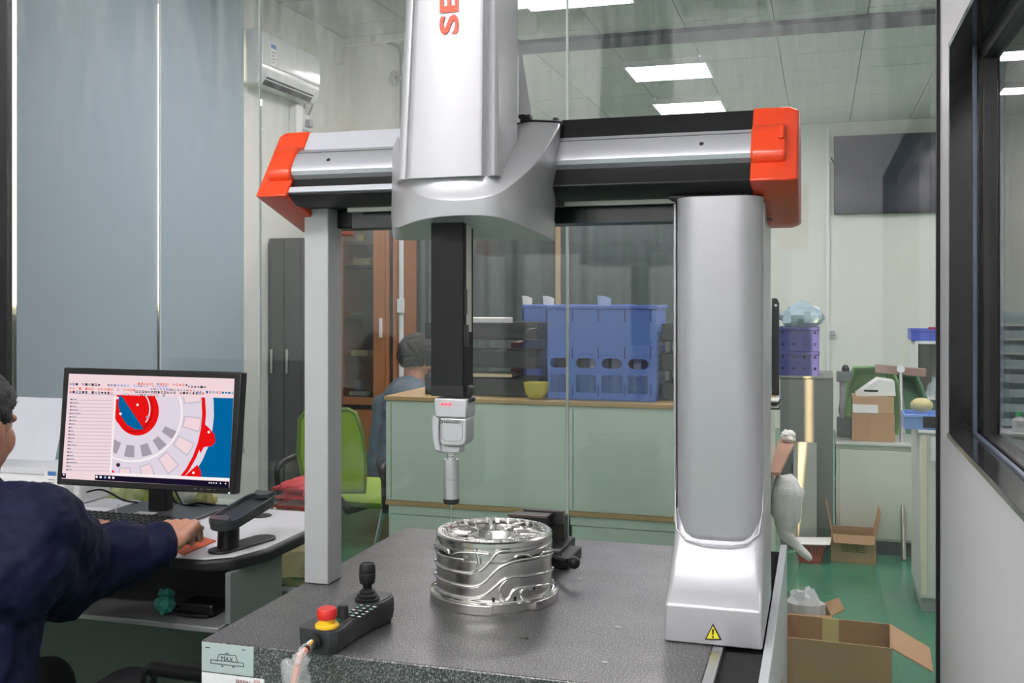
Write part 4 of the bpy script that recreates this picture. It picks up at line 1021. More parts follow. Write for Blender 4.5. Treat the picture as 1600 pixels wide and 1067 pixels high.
# ================================================================== THE HALL BEHIND THE GLASS
# --- roller blinds on the hall window
M_blind = mat('blind_blue_grey', (158, 174, 186), .8, var=.02, vscale=1.5, bump=.02, bscale=200)
bxx = HX0+.02
def ywall(px, x): dx, dy, _ = ray(px, 465); return x*dy/dx
yb = [ywall(26, bxx), ywall(246.5, bxx), ywall(378, bxx)]
for k, lb in enumerate(('wide blue grey roller blind nearer the monitor, bright daylight strip at its left edge', 'narrower blue grey roller blind beside the air conditioner')):
    y0, y1 = yb[k]-(.004 if k else 0), yb[k+1]
    bxx = HX0+.02+.013*k
    t = thing('roller_blind', lb, 'blind', (bxx, (y0+y1)/2, .5), 0, 'roller blinds')
    obj('fabric', MBox(bxx-.002, bxx, y0, y1, .52, CZ-.06), M_blind, t)
    if k: obj('seam_light_strip', MBox(bxx-.001, bxx+.002, y0, y0+.012, .53, CZ-.06), mat('seam_light_pale', (206, 214, 214), .6), t)  # pale strip: bright light line at the blind seam put into its colour
    obj('bottom_bar', MBox(bxx-.006, bxx+.006, y0, y1, .50, .525), M_silver2, t, bevel=.003)
    obj('roller_tube', MB().lathe([(.014, y0), (.014, y1)], (bxx-.004, 0, CZ-.05), rot=Matrix(((1,0,0),(0,0,1),(0,1,0))), n=16), M_white, t)
# --- air conditioner on the left wall
fx = -.592*5.335
ya, ye = 5.335, PX(500, 100, fx).y
zt = lambda px, py: PX(px, py, fx).z
za0, za1 = PX(408, 128, fx).z, PX(408, 42, fx).z
ac = thing('air_conditioner', 'white wall air conditioner with curved front high on the left wall', 'air conditioner', (HX0+.07, (ya+ye)/2, za0))
prof = [(HX0+.001, za0+.01), (fx-.03, za0), (fx-.004, za0+.06), (fx, za0+.12), (fx, za1-.06), (fx-.02, za1-.012), (fx-.06, za1), (HX0+.001, za1)]
acb = obj('casing', MB().prism(prof, 'y', ya, ye), mat('ac_white', (226, 230, 228), .18, var=.01, coat=.5), ac, bevel=.012, seg=3, smooth=40)
obj('front_panel', MB().prism([(fx-.003, za0+.11), (fx+.006, za0+.12), (fx+.006, za1-.06), (fx-.015, za1-.012), (fx-.022, za1-.014)], 'y', ya+.012, ye-.012), mat('ac_white', (226, 230, 228), .18), ac, bevel=.004, smooth=40)
obj('air_outlet', MB().prism([(fx-.030, za0+.003), (fx-.0005, za0+.045), (fx+.0015, za0+.045), (fx-.027, za0-.001)], 'y', ya+.06, ye-.09), M_rub, ac)
obj('flap', MB().prism([(fx-.012, za0+.030), (fx+.004, za0+.072), (fx+.007, za0+.072), (fx-.007, za0+.028)], 'y', ya+.05, ye-.08), M_white, ac, bevel=.001)
wl_ = obj('energy_label', MBox(fx+.0055, fx+.0068, ya+.10, ya+.16, za1-.20, za1-.075), M_paper, ac, label='white label with a blue top band')
obj('label_band', MBox(fx+.0065, fx+.0074, ya+.10, ya+.16, za1-.10, za1-.075), mat('band_blue', (60, 110, 176), .4), wl_, smooth=0)
for k in range(4): obj('label_line', MBox(fx+.0065, fx+.0074, ya+.108, ya+.150-(k % 2)*.012, za1-.128-k*.02, za1-.118-k*.02), mat('ink_grey', (150, 152, 156), .5), wl_, smooth=0)
tag(obj('ac_pipe_cover', MBox(HX0+.001, HX0+.06, ye-.16, ye-.08, za0-.30, za0-.02), M_white, bevel=.006), 'white pipe trunking below the air conditioner', 'trunking')
sx = HX0+.001; s0 = PX(476, 192, HX0)
sk = thing('wall_socket', 'white wall socket with plug below the air conditioner', 'socket', s0)
obj('plate', MBox(sx, sx+.012, s0.y-.05, s0.y+.05, s0.z-.05, s0.z+.05), M_white, sk, bevel=.003)
obj('plug', MBox(sx+.012, sx+.05, s0.y-.02, s0.y+.03, s0.z-.03, s0.z+.02), M_silver2, sk, bevel=.004)
obj('cord', MB().tube(smooth_path([(sx+.03, s0.y, s0.z+.052), (sx+.05, s0.y+.03, s0.z+.16), (sx+.03, s0.y-.02, s0.z+.28), (sx+.03, s0.y-.06, za0-.02)], 5), .006, 6), M_silver2, sk)
# --- pipe with flange on the pillar
pp = PY(627, 60, 6.77); p2 = PY(627, 330, 6.77)
pi = thing('wall_pipe', 'thin grey pipe with round valve on the far pillar', 'pipe', (pp.x, pp.y, p2.z))
obj('pipe', MB().tube([p2, PY(627, 85, 6.77), PY(622, 72, 6.77), PY(600, 64, 6.77)], .012, 10), mat('pipe_grey', (120, 126, 122), .4), pi)
q = PY(616, 122, 6.765)
obj('valve_arm', MB().tube([q, PY(627, 122, 6.765)], .012, 8), M_silver2, pi)
obj('valve_wheel', MB().lathe([(.05, -.01), (.055, 0), (.05, .01)], q, axis='x', n=20), M_silver2, pi)
# --- tall dark cabinet in the left corner
yk = 5.66
xk1 = XY(472, yk)
kz = ZY(440, 372, yk)
kc_ = thing('tall_cabinet', 'tall dark grey cabinet against the left wall behind the grey column', 'cabinet', ((HX0+xk1)/2, yk+.25, 0))
M_dk = mat('cabinet_charcoal', (74, 76, 76), .45, var=.12, vscale=3, stretch=(4, 4, .5))
obj('body', MBox(HX0+.005, xk1, yk, yk+.5, .08, kz), M_dk, kc_, bevel=.004)
xm_ = (HX0+xk1)/2
for a, b in ((HX0+.012, xm_-.003), (xm_+.003, xk1-.008)):
    d = obj('door', MBox(a, b, yk-.018, yk-.001, .10, kz-.02), M_dk, kc_, bevel=.003)
    obj('handle', MBox((b-.03) if a < xm_-.2 else a+.015, (b-.015) if a < xm_-.2 else a+.03, yk-.03, yk-.018, .95, 1.1), M_alu, d, bevel=.003)
obj('plinth', MBox(HX0+.02, xk1-.02, yk+.02, yk+.48, 0, .08), M_black, kc_)
# --- wooden display cabinet with glass doors
wy_ = 6.36
wx0, wx1 = XY(531, wy_), XY(621, wy_)
wzt = 2.2
wc = thing('display_cabinet', 'orange brown wooden cabinet with glass doors by the far pillar', 'cabinet', ((wx0+wx1)/2, wy_+.18, 0))
M_wood = mat('cabinet_wood', (176, 112, 64), .35, var=.2, vscale=3, stretch=(14, 14, 1), coat=.3)
M_woodin = mat('cabinet_inside', (72, 60, 50), .6, var=.1)
obj('back', MBox(wx0, wx1, wy_+.34, wy_+.36, 0, wzt), M_woodin, wc)
for a, b in ((wx0, wx0+.02), (wx1-.03, wx1)): obj('side', MBox(a, b, wy_, wy_+.34, 0, wzt), M_wood, wc, bevel=.003)
obj('top', MBox(wx0, wx1, wy_-.01, wy_+.36, wzt, wzt+.03), M_wood, wc, bevel=.003)
obj('lower_body', MBox(wx0+.02, wx1-.03, wy_+.005, wy_+.34, 0, ZY(575, 640, wy_)), M_wood, wc, bevel=.003)
shz_ = [ZY(575, v, wy_+.15) for v in (618, 556, 494, 415, 378)]
for z in shz_: obj('shelf', MBox(wx0+.02, wx1-.03, wy_+.03, wy_+.34, z-.018, z), M_woodin, wc)
zb0 = ZY(575, 632, wy_)
M_cglass = glass('cabinet_glass', (.80, .84, .82), f0=.06)
for a, b in ((wx0+.004, XY(603.5, wy_)), (XY(604.5, wy_), wx1-.002)):
    st = .045 if b-a > .2 else .022
    d = obj('door', MB().panel([(a, zb0), (b, zb0), (b, wzt-.01), (a, wzt-.01)], [[(a+.025, zb0+.05), (b-(.085 if st > .03 else .02), zb0+.05), (b-(.085 if st > .03 else .02), wzt-.07), (a+.025, wzt-.07)]], .022, Matrix(((1,0,0,0),(0,0,-1,wy_-.012),(0,1,0,0),(0,0,0,1)))), M_wood, wc, bevel=.002, smooth=0)
    obj('pane', MBox(a+.02, b-.02, wy_-.013, wy_-.009, zb0+.045, wzt-.065), M_cglass, d, smooth=0)
h = ZY(597, 510, wy_)
obj('handle', MBox(XY(596, wy_), XY(600, wy_), wy_-.045, wy_-.024, ZY(597, 527, wy_), ZY(597, 497, wy_)), M_white, d, bevel=.003)
items = [('paper_bundle', 'white folded paper on the lowest shelf of the wooden cabinet', 545, 575, 0, .03, (222, 220, 206)), ('blue_bag', 'dark blue bag on the lowest shelf of the wooden cabinet', 541, 556, 0, .10, (44, 52, 96)),
         ('paper_box', 'yellow and white box on the second shelf of the wooden cabinet', 550, 572, 1, .04, (226, 216, 160)), ('small_jar', 'small white jar left on the second shelf of the wooden cabinet', 540, 545, 1, .04, (220, 220, 214)),
         ('paper_stack', 'grey paper stack on the middle shelf of the wooden cabinet', 548, 570, 2, .03, (150, 146, 130)), ('yellow_box', 'yellow long box on the fourth shelf of the wooden cabinet', 553, 580, 3, .05, (208, 188, 120)), ('carton_roll', 'pale roll on the top shelf of the wooden cabinet', 558, 570, 4, .05, (200, 176, 110))]
for nm, lb, a, b, s, hgt, c in items:
    x0_, x1_ = XY(a, wy_+.12), XY(b, wy_+.12)
    tag(obj(nm, MBox(x0_, x1_, wy_+.10+(.09 if nm == 'blue_bag' else 0), wy_+.16+(.09 if nm == 'blue_bag' else 0), shz_[s]+.001, shz_[s]+hgt), mat('item_'+nm, c, .6, var=.15, vscale=20), bevel=.006), lb, 'bag' if nm == 'blue_bag' else 'box' if 'box' in nm else 'jar' if 'jar' in nm else 'paper')
cx_ = XY(625.5, 6.34)
sw_ = thing('cable_trunking', 'white vertical trunking with switch box beside the wooden cabinet', 'trunking', (cx_, 6.35, 0))
obj('duct', MBox(cx_-.012, cx_+.012, 6.345, 6.37, 0, 2.4), M_white, sw_, bevel=.002)
obj('switch_box', MBox(cx_-.02, cx_+.03, 6.325, 6.345, ZY(624, 489, 6.33), ZY(624, 467, 6.33)), M_white, sw_, bevel=.004)
# --- grey curtain across the middle of the hall
cy = 6.78; cxa, cxb = XY(630, cy), XY(1196, cy)
pts = []; n = 170
for k in range(n+1):
    x = cxa + (cxb-cxa)*k/n
    pts.append((x, cy + .008*math.sin(k*.95) + .012*math.sin(k*.37+1) + (.0 if x > -2.4 else .03*math.sin(k*1.7))))
cur = thing('curtain', 'dark grey green curtain wall across the hall behind the blue crates', 'curtain', ((cxa+cxb)/2, cy, .02))
obj('cloth', MB().loft([[(x, y, z) for x, y in pts] for z in (.03, .8, 1.5, 2.28)], False, False, closed=False), mat('curtain_grey_green', (80, 92, 90), .8, var=.06, vscale=2, stretch=(3, 3, .4)), cur, smooth=180, solid=.004)
obj('rail', MBox(cxa, cxb, cy-.02, cy+.02, 2.27, 2.31), M_silver2, cur, bevel=.003)
for x in (cxa+.02, (cxa+cxb)/2, cxb-.02): obj('post', MBox(x-.02, x+.02, cy+.05, cy+.09, 0, 2.31), M_silver2, cur)
bt = XY(872, 6.68)
tag(obj('wooden_batten', MBox(bt-.018, bt+.018, 6.67, 6.70, 0, 2.2), mat('batten', (168, 150, 118), .6, var=.15), bevel=.003), 'pale wooden batten standing in front of the dark curtain', 'batten')
# --- counter: pale green desk screens with a wooden top
CY0, CY1, CT = 3.97, 4.63, 1.006
c0, c1 = XY(603, CY0), XY(1200, CY0)
ct = thing('counter', 'pale mint green office counter with wooden top and trim', 'counter', ((c0+c1)/2, (CY0+CY1)/2, 0))
M_mint = mat('mint_panel', (208, 226, 212), .4, var=.02, vscale=2, coat=.15)
M_trim = mat('trim_oak', (190, 160, 110), .5, var=.12, vscale=3, stretch=(1, 30, 30))
obj('top_board', MBox(c0-.004, c1+.004, CY0-.012, CY1, CT-.018, CT), M_trim, ct, bevel=.002)
cs = XY(885, CY0)
tz = ZY(734, 793, CY0)
for a, b in ((c0, cs-.003), (cs+.003, c1)):
    obj('upper_panel', MBox(a, b, CY0, CY0+.03, tz+.012, CT-.019), M_mint, ct, bevel=.002)
    obj('trim_strip', MBox(a, b, CY0-.006, CY0+.03, tz-.008, tz+.011), M_trim, ct, bevel=.001)
    obj('lower_rail', MBox(a+.012, b, CY0+.002, CY0+.03, tz-.045, tz-.009), M_mint, ct, bevel=.001)
    obj('lower_panel', MBox(a+.018, b, CY0+.006, CY0+.03, .04, tz-.048), M_mint, ct, bevel=.002)
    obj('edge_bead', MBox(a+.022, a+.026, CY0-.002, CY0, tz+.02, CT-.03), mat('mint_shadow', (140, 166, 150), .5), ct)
obj('end_panel', MBox(c0, c0+.03, CY0+.03, CY1, .02, CT-.019), M_mint, ct, bevel=.002)
obj('end_panel', MBox(c1-.03, c1, CY0+.03, CY1, .02, CT-.019), mat('end_panel_white', (210, 218, 208), .4), ct, bevel=.002)
obj('back_panel', MBox(c0+.03, c1-.03, CY1-.03, CY1, .02, CT-.019), M_mint, ct)
obj('kick', MBox(c0+.03, c1-.03, CY0+.05, CY1-.05, 0, .04), M_black, ct)
# --- blue crates
M_crate = mat('crate_blue', (86, 124, 206), .45, var=.05, vscale=4)
def crate_front(Y, th, Fm):
    """solid top, band of hand holes, band of slanted slots, solid foot: one lattice wall"""
    f = lambda X, Yp: (XY(700+X*.3375, Y), ZY(700+X*.3375, 420+Yp*.3375, Y))
    zz = [CT+.001, ZY(935, 420+574*.3375, Y), ZY(935, 420+492*.3375, Y), ZY(935, 420+466*.3375, Y), ZY(935, 420+410*.3375, Y), crz]
    m = MB(); y0, y1 = Y, Y+th
    m.box(cr0, cr1, y0, y1, zz[4], zz[5]); m.box(cr0, cr1, y0, y1, zz[2], zz[3]); m.box(cr0, cr1, y0, y1, zz[0], zz[1])
    ov = []
    for (xa, xb) in ((470, 560), (590, 685), (710, 805), (832, 928)): ov.append(stadium(f(xa, 440)[0], f(xb, 440)[0], zz[3]+.004, zz[4]-.004, 5))
    m.panel([(cr0, zz[3]), (cr1, zz[3]), (cr1, zz[4]), (cr0, zz[4])], ov, th, Fm)
    xs = [cr0]; h = zz[2]-zz[1]
    for (xa, xb) in ((476, 556), (592, 684), (712, 806), (833, 924)):
        a, b = f(xa, 530)[0], f(xb, 530)[0]; xs += [a, b]; n = 9; p = (b-a)/n; w = p*.45; sl = h*.88
        for k in range(-9, n+1):
            x0 = a+k*p                                # bar from (x0, top) to (x0+sl, bottom), clipped to the field
            t0 = max(0, (a-x0)/sl); t1 = min(1, (b-w-x0)/sl)
            if t1-t0 < .05: continue
            A, B = (x0+sl*t0, zz[2]-h*t0), (x0+sl*t1, zz[2]-h*t1)
            m.prism([(A[0], A[1]), (A[0]+w, A[1]), (B[0]+w, B[1]), (B[0], B[1])], 'y', y0+.002, y1-.002)
    xs.append(cr1)
    for k in range(0, len(xs), 2): m.box(xs[k], xs[k+1], y0, y1, zz[1], zz[2])
    return m
cr0, cr1 = XY(855.5, 4.03), XY(1024, 4.03)
crz = ZY(940, 477, 4.03)
def make_crate():
    t = thing('folding_crate', 'large blue folding crate nearest on the counter', 'crate', (cr0, 4.03, CT), 0, 'blue folding crates on the counter')
    Fm = Matrix(((1,0,0,0),(0,0,-1,4.036),(0,1,0,0),(0,0,0,1)))
    obj('front_wall', crate_front(4.031, .010, Fm), M_crate, t, smooth=0)
    obj('rear_wall', MBox(cr0, cr1, 4.30, 4.31, CT+.001, crz), M_crate, t)
    g = MB(); ht = crz-CT
    hs = []
    for r in range(9):
        for c_ in range(7):
            y = 4.07+c_*.032; z = CT+.03+r*.03; hs.append([(y, z), (y+.014, z-.010), (y+.018, z-.004), (y+.004, z+.008)])
    obj('side_wall', MB().panel([(4.042, CT+.001), (4.30, CT+.001), (4.30, crz), (4.042, crz)], hs, .008, Matrix(((0,0,1,cr1-.004),(1,0,0,0),(0,1,0,0),(0,0,0,1)))), M_crate, t, smooth=0)
    obj('side_wall', MBox(cr0, cr0+.008, 4.042, 4.30, CT+.001, crz), M_crate, t)
    obj('floor', MBox(cr0+.008, cr1-.008, 4.042, 4.30, CT+.001, CT+.008), M_crate, t)
    obj('rim', MB().box(cr0-.004, cr1+.010, 4.020, 4.030, crz-.014, crz).box(cr1+.001, cr1+.010, 4.030, 4.31, crz-.014, crz).box(cr0-.006, cr0-.001, 4.030, 4.31, crz-.014, crz), M_crate, t, bevel=.002)
    f = lambda X, Yp: (XY(700+X*.3375, 4.03), ZY(700+X*.3375, 420+Yp*.3375, 4.03))
    for X in (458, 575, 695, 818, 938):
        for ya_, yb_ in ((190, 247), (362, 416), (538, 590)):
            (x0, z1), (x1, z0) = f(X-2.5, ya_), f(X+2.5, yb_)
            obj('rib', MBox(x0, x1+.001, 4.0275, 4.031, min(z0, z1), max(z0, z1)), mat('crate_blue_dark', (46, 74, 150), .5), t, smooth=0)
    for ya_ in (395, 475, 598):
        (x0, z1), (x1, z0) = f(462, ya_), f(936, ya_+8)
        obj('band', MBox(x0, x1, 4.0285, 4.031, min(z0, z1)-.001, max(z0, z1)+.001), M_crate, t, bevel=.0006)
    return t
crA = make_crate()
crB = copy_tree(crA); crB.location = (XY(817.5, 4.335), 4.335, CT); crB['label'] = 'second blue folding crate, partly hidden behind the nearest one'
for nm, lb, px, py_, c, sz, yy_ in (('folded_paper', 'white paper sticking up at the left corner of the blue crates', 825, 466, (228, 226, 214), (.04, .012, .04), 4.40), ('paper_scrap', 'white crumpled paper on the rear blue crate', 858, 466, (232, 232, 230), (.05, .02, .035), 4.46), ('plastic_tag', 'pale blue plastic piece sticking out of the front blue crate', 945, 466, (176, 192, 226), (.06, .02, .05), 4.18)):
    p = PY(px, py_, yy_); w_ = sz[0]/2; m = MB(); rr_ = random.Random(px); rings = []
    for k in range(7):                                # a creased sheet standing in the crate, its top corner curling over
        t_ = k/6; z_ = CT+.22+(p.z+.012-CT-.22)*t_; cu_ = .020*t_**3; wk = w_*(1-.45*t_**2)
        a_ = Vector((p.x-wk-cu_*.6, yy_+.004*math.sin(5*t_+px)-cu_, z_)); b_ = Vector((p.x+w_*(1-.2*t_), yy_-.006*math.sin(4*t_)+cu_*.4, z_-.012*t_)); c_ = a_.lerp(b_, .5)+Vector((0, .006*math.sin(6*t_), .004))
        n_ = Vector((0, .0012, 0)); rings.append([a_-n_, c_-n_, b_-n_, b_+n_, c_+n_, a_+n_])
    m.loft(rings)
    tag(obj(nm, m, mat('m_'+nm, c, .6), smooth=40), lb, 'paper' if 'paper' in nm else 'plastic piece')
for k in range(8):
    x = cr0+.03+k*.045; 
    bw = .02 + .012*(k % 3)
    tag(obj('folder', MBox(x, x+bw, 4.08, 4.28, CT+.009, CT+.20+.02*((k*7) % 5)), mat('folder_%d' % (k % 4), ((40,42,70),(120,110,130),(56,64,60),(150,160,170))[k % 4], .5)), 'document folder standing in the nearest blue crate', 'folder', 'folders inside the nearest blue crate')
# --- letter trays
M_tray = mat('tray_black', (40, 43, 45), .35, var=.05)
def letter_tray(x0, x1, y0, label, tiers=3):
    t = thing('letter_tray', label, 'letter tray', ((x0+x1)/2, y0+.12, CT), 0, 'black letter trays on the counter')
    for k in range(tiers):
        z = CT+.001+k*.118
        obj('tray', MB().box(x0, x1, y0, y0+.24, z, z+.006).box(x0, x1-.03, y0, y0+.006, z+.006, z+.072).box(x0, x0+.006, y0+.006, y0+.24, z+.006, z+.072).box(x1-.006, x1, y0+.03, y0+.24, z+.006, z+.072).box(x0+.006, x1-.006, y0+.234, y0+.24, z+.006, z+.072).box(x1-.034, x1, y0, y0+.03, z+.006, z+.05), M_tray, t, bevel=.002)
        if k < tiers-1:
            for xx in (x0+.004, x1-.012):
                obj('support', MBox(xx, xx+.008, y0+.20, y0+.212, z+.072, z+.118), M_tray, t)
    return t
tx0, tx1 = XY(664, 4.08), XY(838, 4.08)
letter_tray(tx0, tx1, 4.08, 'three tier black letter tray left of the blue crates')
for (nm, lb, a, b, z0, z1, c) in (('paper_stack', 'white paper stack on top of the black letter tray', 715, 784, .30, .328, (226, 226, 222)), ('green_book', 'green book lying in the middle tier of the letter tray', 738, 764, .135, .185, (70, 130, 110)),
        ('white_book', 'white booklet beside the green book in the letter tray', 766, 776, .135, .188, (214, 214, 208)), ('red_folder', 'red folder behind the letter tray beside the crate', 798, 812, .02, .215, (130, 44, 50)), ('cream_board', 'cream board lying across the lowest letter tray', 725, 800, .078, .092, (222, 206, 166))):
    y0 = 4.10 if nm != 'red_folder' else 4.36
    tag(obj(nm, MBox(XY(a, y0), XY(b, y0), y0, y0+.16, CT+z0, CT+z1), mat('m_'+nm, c, .6, var=.05), bevel=.002), lb, 'book' if 'book' in nm else 'paper' if 'paper' in nm else 'folder' if 'folder' in nm else 'board')
letter_tray(XY(1034, 4.10), XY(1150, 4.10), 4.10, 'black letter tray right of the blue crate, behind the silver column')
bo = PY(839, 625, 4.03); 
tag(obj('yellow_bowl', MB().lathe([(.022, CT+.001), (.030, CT+.003), (.046, CT+.03), (.054, CT+.068), (.051, CT+.068), (.043, CT+.03), (.02, CT+.008)], (XY(838, 4.02), 4.02, 0), n=28), mat('bowl_yellow', (206, 196, 62), .35), smooth=50), 'small yellow plastic bowl at the foot of the blue crate', 'bowl')
# --- drawer rack at the right end of the counter
rx1_ = XY(1217, 4.42); rx0_ = rx1_-.26; rz = ZY(1205, 466, 4.42)
def bin_rack(x0, x1, y, z0, ztop, n, label):
    rk = thing('bin_rack', label, 'rack', ((x0+x1)/2, y+.1, z0), 0, 'black racks of clear bins')
    for x in (x0, x1-.03):
        obj('side_post', MB().panel([(x, z0+.001), (x+.03, z0+.001), (x+.03, ztop-.02), (x+.02, ztop), (x, ztop)], [circ(x+.016, ztop-.03, .006, 10)], .02, Matrix(((1,0,0,0),(0,0,-1,y+.06),(0,1,0,0),(0,0,0,1)))), M_black, rk, smooth=0)
    for k in range(n):
        z = z0+.01+k*(ztop-z0-.04)/n
        obj('bin', MB().box(x0+.031, x1-.031, y, y+.18, z, z+.004).box(x0+.031, x1-.031, y, y+.004, z+.004, z+.035).box(x0+.031, x1-.031, y+.176, y+.18, z+.004, z+.05), mat('bin_clear', (186, 204, 208), .3, var=.1, vscale=20), rk, bevel=.001)
bin_rack(rx0_, rx1_, 4.40, CT, rz, 6, 'black rack of small clear bins behind the silver column')
# --- side shelf, tissue, woven bag at the counter end
a, b = PZ(1244, 686, .75), PZ(1218, 738, .75)
sh_ = thing('side_shelf', 'reddish wooden side shelf at the right end of the counter', 'shelf', (c1+.04, 4.6, .72))
obj('board', MB().prism([(c1+.001, b.y), (b.x, b.y), (a.x, a.y), (c1+.001, a.y)], 'z', .735, .75), mat('shelf_reddish', (176, 134, 112), .5, var=.1), sh_, bevel=.001)
obj('bracket', MBox(c1+.001, c1+.012, 4.2, a.y-.05, .60, .735), M_white, sh_)
p = PZ(1232, 676, .75)
tag(obj('tissue', crumple((c1+.045, p.y-.35, .752+.024), (.028, .032, .024), 28, .55, 8), M_paper, smooth=15), 'crumpled white tissue on the wooden side shelf', 'tissue')
wb_ = MB()
hp = [(1226, 742, 4.14, .030), (1230, 768, 4.13, .062), (1228, 805, 4.12, .056), (1228, 830, 4.11, .030), (1240, 848, 4.10, .020), (1256, 864, 4.09, .016), (1268, 876, 4.08, .006)]
wb_.tube(smooth_path([PY(px, py, y) for px, py, y, r in hp], 4), [r for r in [hp[min(int(k/4), 6)][3]*(1-(k % 4)/4)+hp[min(int(k/4)+1, 6)][3]*((k % 4)/4) for k in range(25)]], 16)
rr_ = random.Random(5)
wb_.v = [(x+.003*math.sin(170*z+60*x)+.003*math.sin(60*z), y+.004*math.sin(150*z+60*x), z) for x, y, z in wb_.v]
wbo = obj('woven_bag', wb_, mat('woven_white', (222, 222, 220), .6, var=.12, vscale=60, stretch=(1, 1, 6), bump=.4, bscale=90), smooth=60)
tag(wbo, 'white woven plastic bag hanging at the right end of the counter', 'bag')
dt = thing('document_tray', 'black and white document tray fixed to the right end of the counter', 'tray', (c1+.03, 4.08, ZY(1208, 640, 4.05)))
for k in range(2):
    z = ZY(1208, 640-k*9, 4.05); obj('shelf', MBox(c1+.001, XY(1218, 4.05), 4.05, 4.20, z, z+.006), M_black, dt)
    obj('paper', MBox(c1+.004, XY(1216, 4.06), 4.06, 4.19, z+.006, z+.012), M_paper, dt)
# --- grey cabinet with dark blue crates, bag
gy = 5.98
gx0, gx1, gz = XY(1219, gy), XY(1302, gy), ZY(1265, 588, gy)
gc = thing('grey_cabinet', 'plain dark grey low cabinet under the dark blue crates', 'cabinet', ((gx0+gx1)/2, gy+.25, 0))
obj('body', MBox(gx0, gx1, gy, gy+.5, 0, gz-.012), mat('cabinet_grey', (112, 116, 112), .45, var=.05), gc, bevel=.003)
obj('top', MBox(gx0-.004, gx1, gy-.006, gy+.505, gz-.012, gz), mat('cabinet_grey_top', (126, 130, 124), .4), gc, bevel=.002)
M_dcr = mat('crate_navy', (52, 56, 120), .45, var=.06)
ccx0, ccx1 = XY(1217, gy+.03), XY(1280, gy+.03)
hgt = (ZY(1250, 511, gy+.03)-gz)/2
for k in range(2):
    z0 = gz+.001+k*hgt
    t = thing('storage_crate', ('lower dark blue perforated crate on the grey cabinet', 'upper dark blue perforated crate under the clear plastic bag')[k], 'crate', ((ccx0+ccx1)/2, gy+.15, z0), 0, 'dark blue crates on the grey cabinet')
    hs = []
    for r in range(2):
        for c_ in range(4): x = ccx0+.022+c_*(ccx1-ccx0-.044)/3; z = z0+.04+r*.065; hs.append([(x-.006, z-.008), (x+.006, z-.008), (x+.006, z+.008), (x-.006, z+.008)])
    obj('front_wall', MB().panel([(ccx0, z0), (ccx1, z0), (ccx1, z0+hgt-.002), (ccx0, z0+hgt-.002)], hs, .008, Matrix(((1,0,0,0),(0,0,-1,gy+.03),(0,1,0,0),(0,0,0,1)))), M_dcr, t, smooth=0)
    obj('rear_wall', MBox(ccx0, ccx1, gy+.30, gy+.308, z0, z0+hgt-.002), mat('crate_hole_light', (180, 186, 210), .5), t)  # light showing through the front holes, put into the wall colour
    for a, b in ((ccx0, ccx0+.008), (ccx1-.008, ccx1)): obj('side_wall', MBox(a, b, gy+.035, gy+.30, z0, z0+hgt-.002), M_dcr, t)
    obj('floor', MBox(ccx0+.008, ccx1-.008, gy+.035, gy+.30, z0, z0+.006), M_dcr, t)
    obj('rim', MBox(ccx0-.003, ccx1+.003, gy+.020, gy+.026, z0+hgt-.02, z0+hgt-.002), M_dcr, t, bevel=.002)
zz = gz+2*hgt+.002
tag(obj('plastic_bag', crumple(((ccx0+ccx1)/2+.01, gy+.15, zz+.055), (.115, .11, .062), 22, .55, 21), mat('bag_pale_blue', (170, 198, 206), .25, var=.2, vscale=12, alpha=.8), smooth=15), 'crumpled pale blue plastic bag on the dark blue crates', 'plastic bag')
# --- metal sheet, red basket, paper
mx0, mx1 = XY(1241, 5.88), XY(1276, 5.88)
ms_ = thing('metal_sheet', 'shiny upright metal sheet leaning on the grey cabinet', 'metal sheet', ((mx0+mx1)/2, 5.86, 0))
zt_ = ZY(1258, 692, 5.93)
obj('sheet', MB().loft([[Vector((mx0, 5.915, .002)), Vector((mx1, 5.915, .002)), Vector((mx1, 5.919, .002)), Vector((mx0, 5.919, .002))], [Vector((mx0, 5.955, zt_)), Vector((mx1, 5.955, zt_)), Vector((mx1, 5.959, zt_)), Vector((mx0, 5.959, zt_))]]), mat('sheet_metal', (190, 192, 182), .38, .45, var=.08), ms_, smooth=0)
obj('edge_fold', MB().loft([[Vector((mx0-.006, 5.907, .002)), Vector((mx0+.008, 5.907, .002)), Vector((mx0+.008, 5.914, .002)), Vector((mx0-.006, 5.914, .002))], [Vector((mx0-.006, 5.947, zt_)), Vector((mx0+.008, 5.947, zt_)), Vector((mx0+.008, 5.954, zt_)), Vector((mx0-.006, 5.954, zt_))]]), M_alu, ms_, smooth=0)
bk = PZ(1266, 879, 0); bx_, by_ = bk.x, bk.y+.05
M_red = mat('basket_red', (168, 44, 38), .45, var=.08)
rb_ = thing('red_basket', 'red plastic basket on the floor by the metal sheet', 'basket', (bx_, by_, 0))
def brect(g, z): return rrect(bx_-.075*g, bx_+.075*g, by_-.085*g, by_+.085*g, .015, .015, z, 3)
obj('basket_wall', MB().loft([brect(.78, .002), brect(.78, .004), brect(1, .095)], True, False), M_red, rb_, solid=.003, smooth=40)
obj('rim', MB().tube(brect(1.01, .095), .005, 6, True), M_red, rb_)
for k in range(9):
    x = bx_-.058+k*.0145
    obj('slat', MB().loft([[(x-.003, by_-.068, .012), (x+.003, by_-.068, .012), (x+.003, by_-.064, .012), (x-.003, by_-.064, .012)], [(x*1-.003+(x-bx_)*.25, by_-.087, .088), (x+.003+(x-bx_)*.25, by_-.087, .088), (x+.003+(x-bx_)*.25, by_-.083, .088), (x-.003+(x-bx_)*.25, by_-.083, .088)]]), mat('basket_red_dark', (130, 30, 28), .5), rb_, smooth=0)
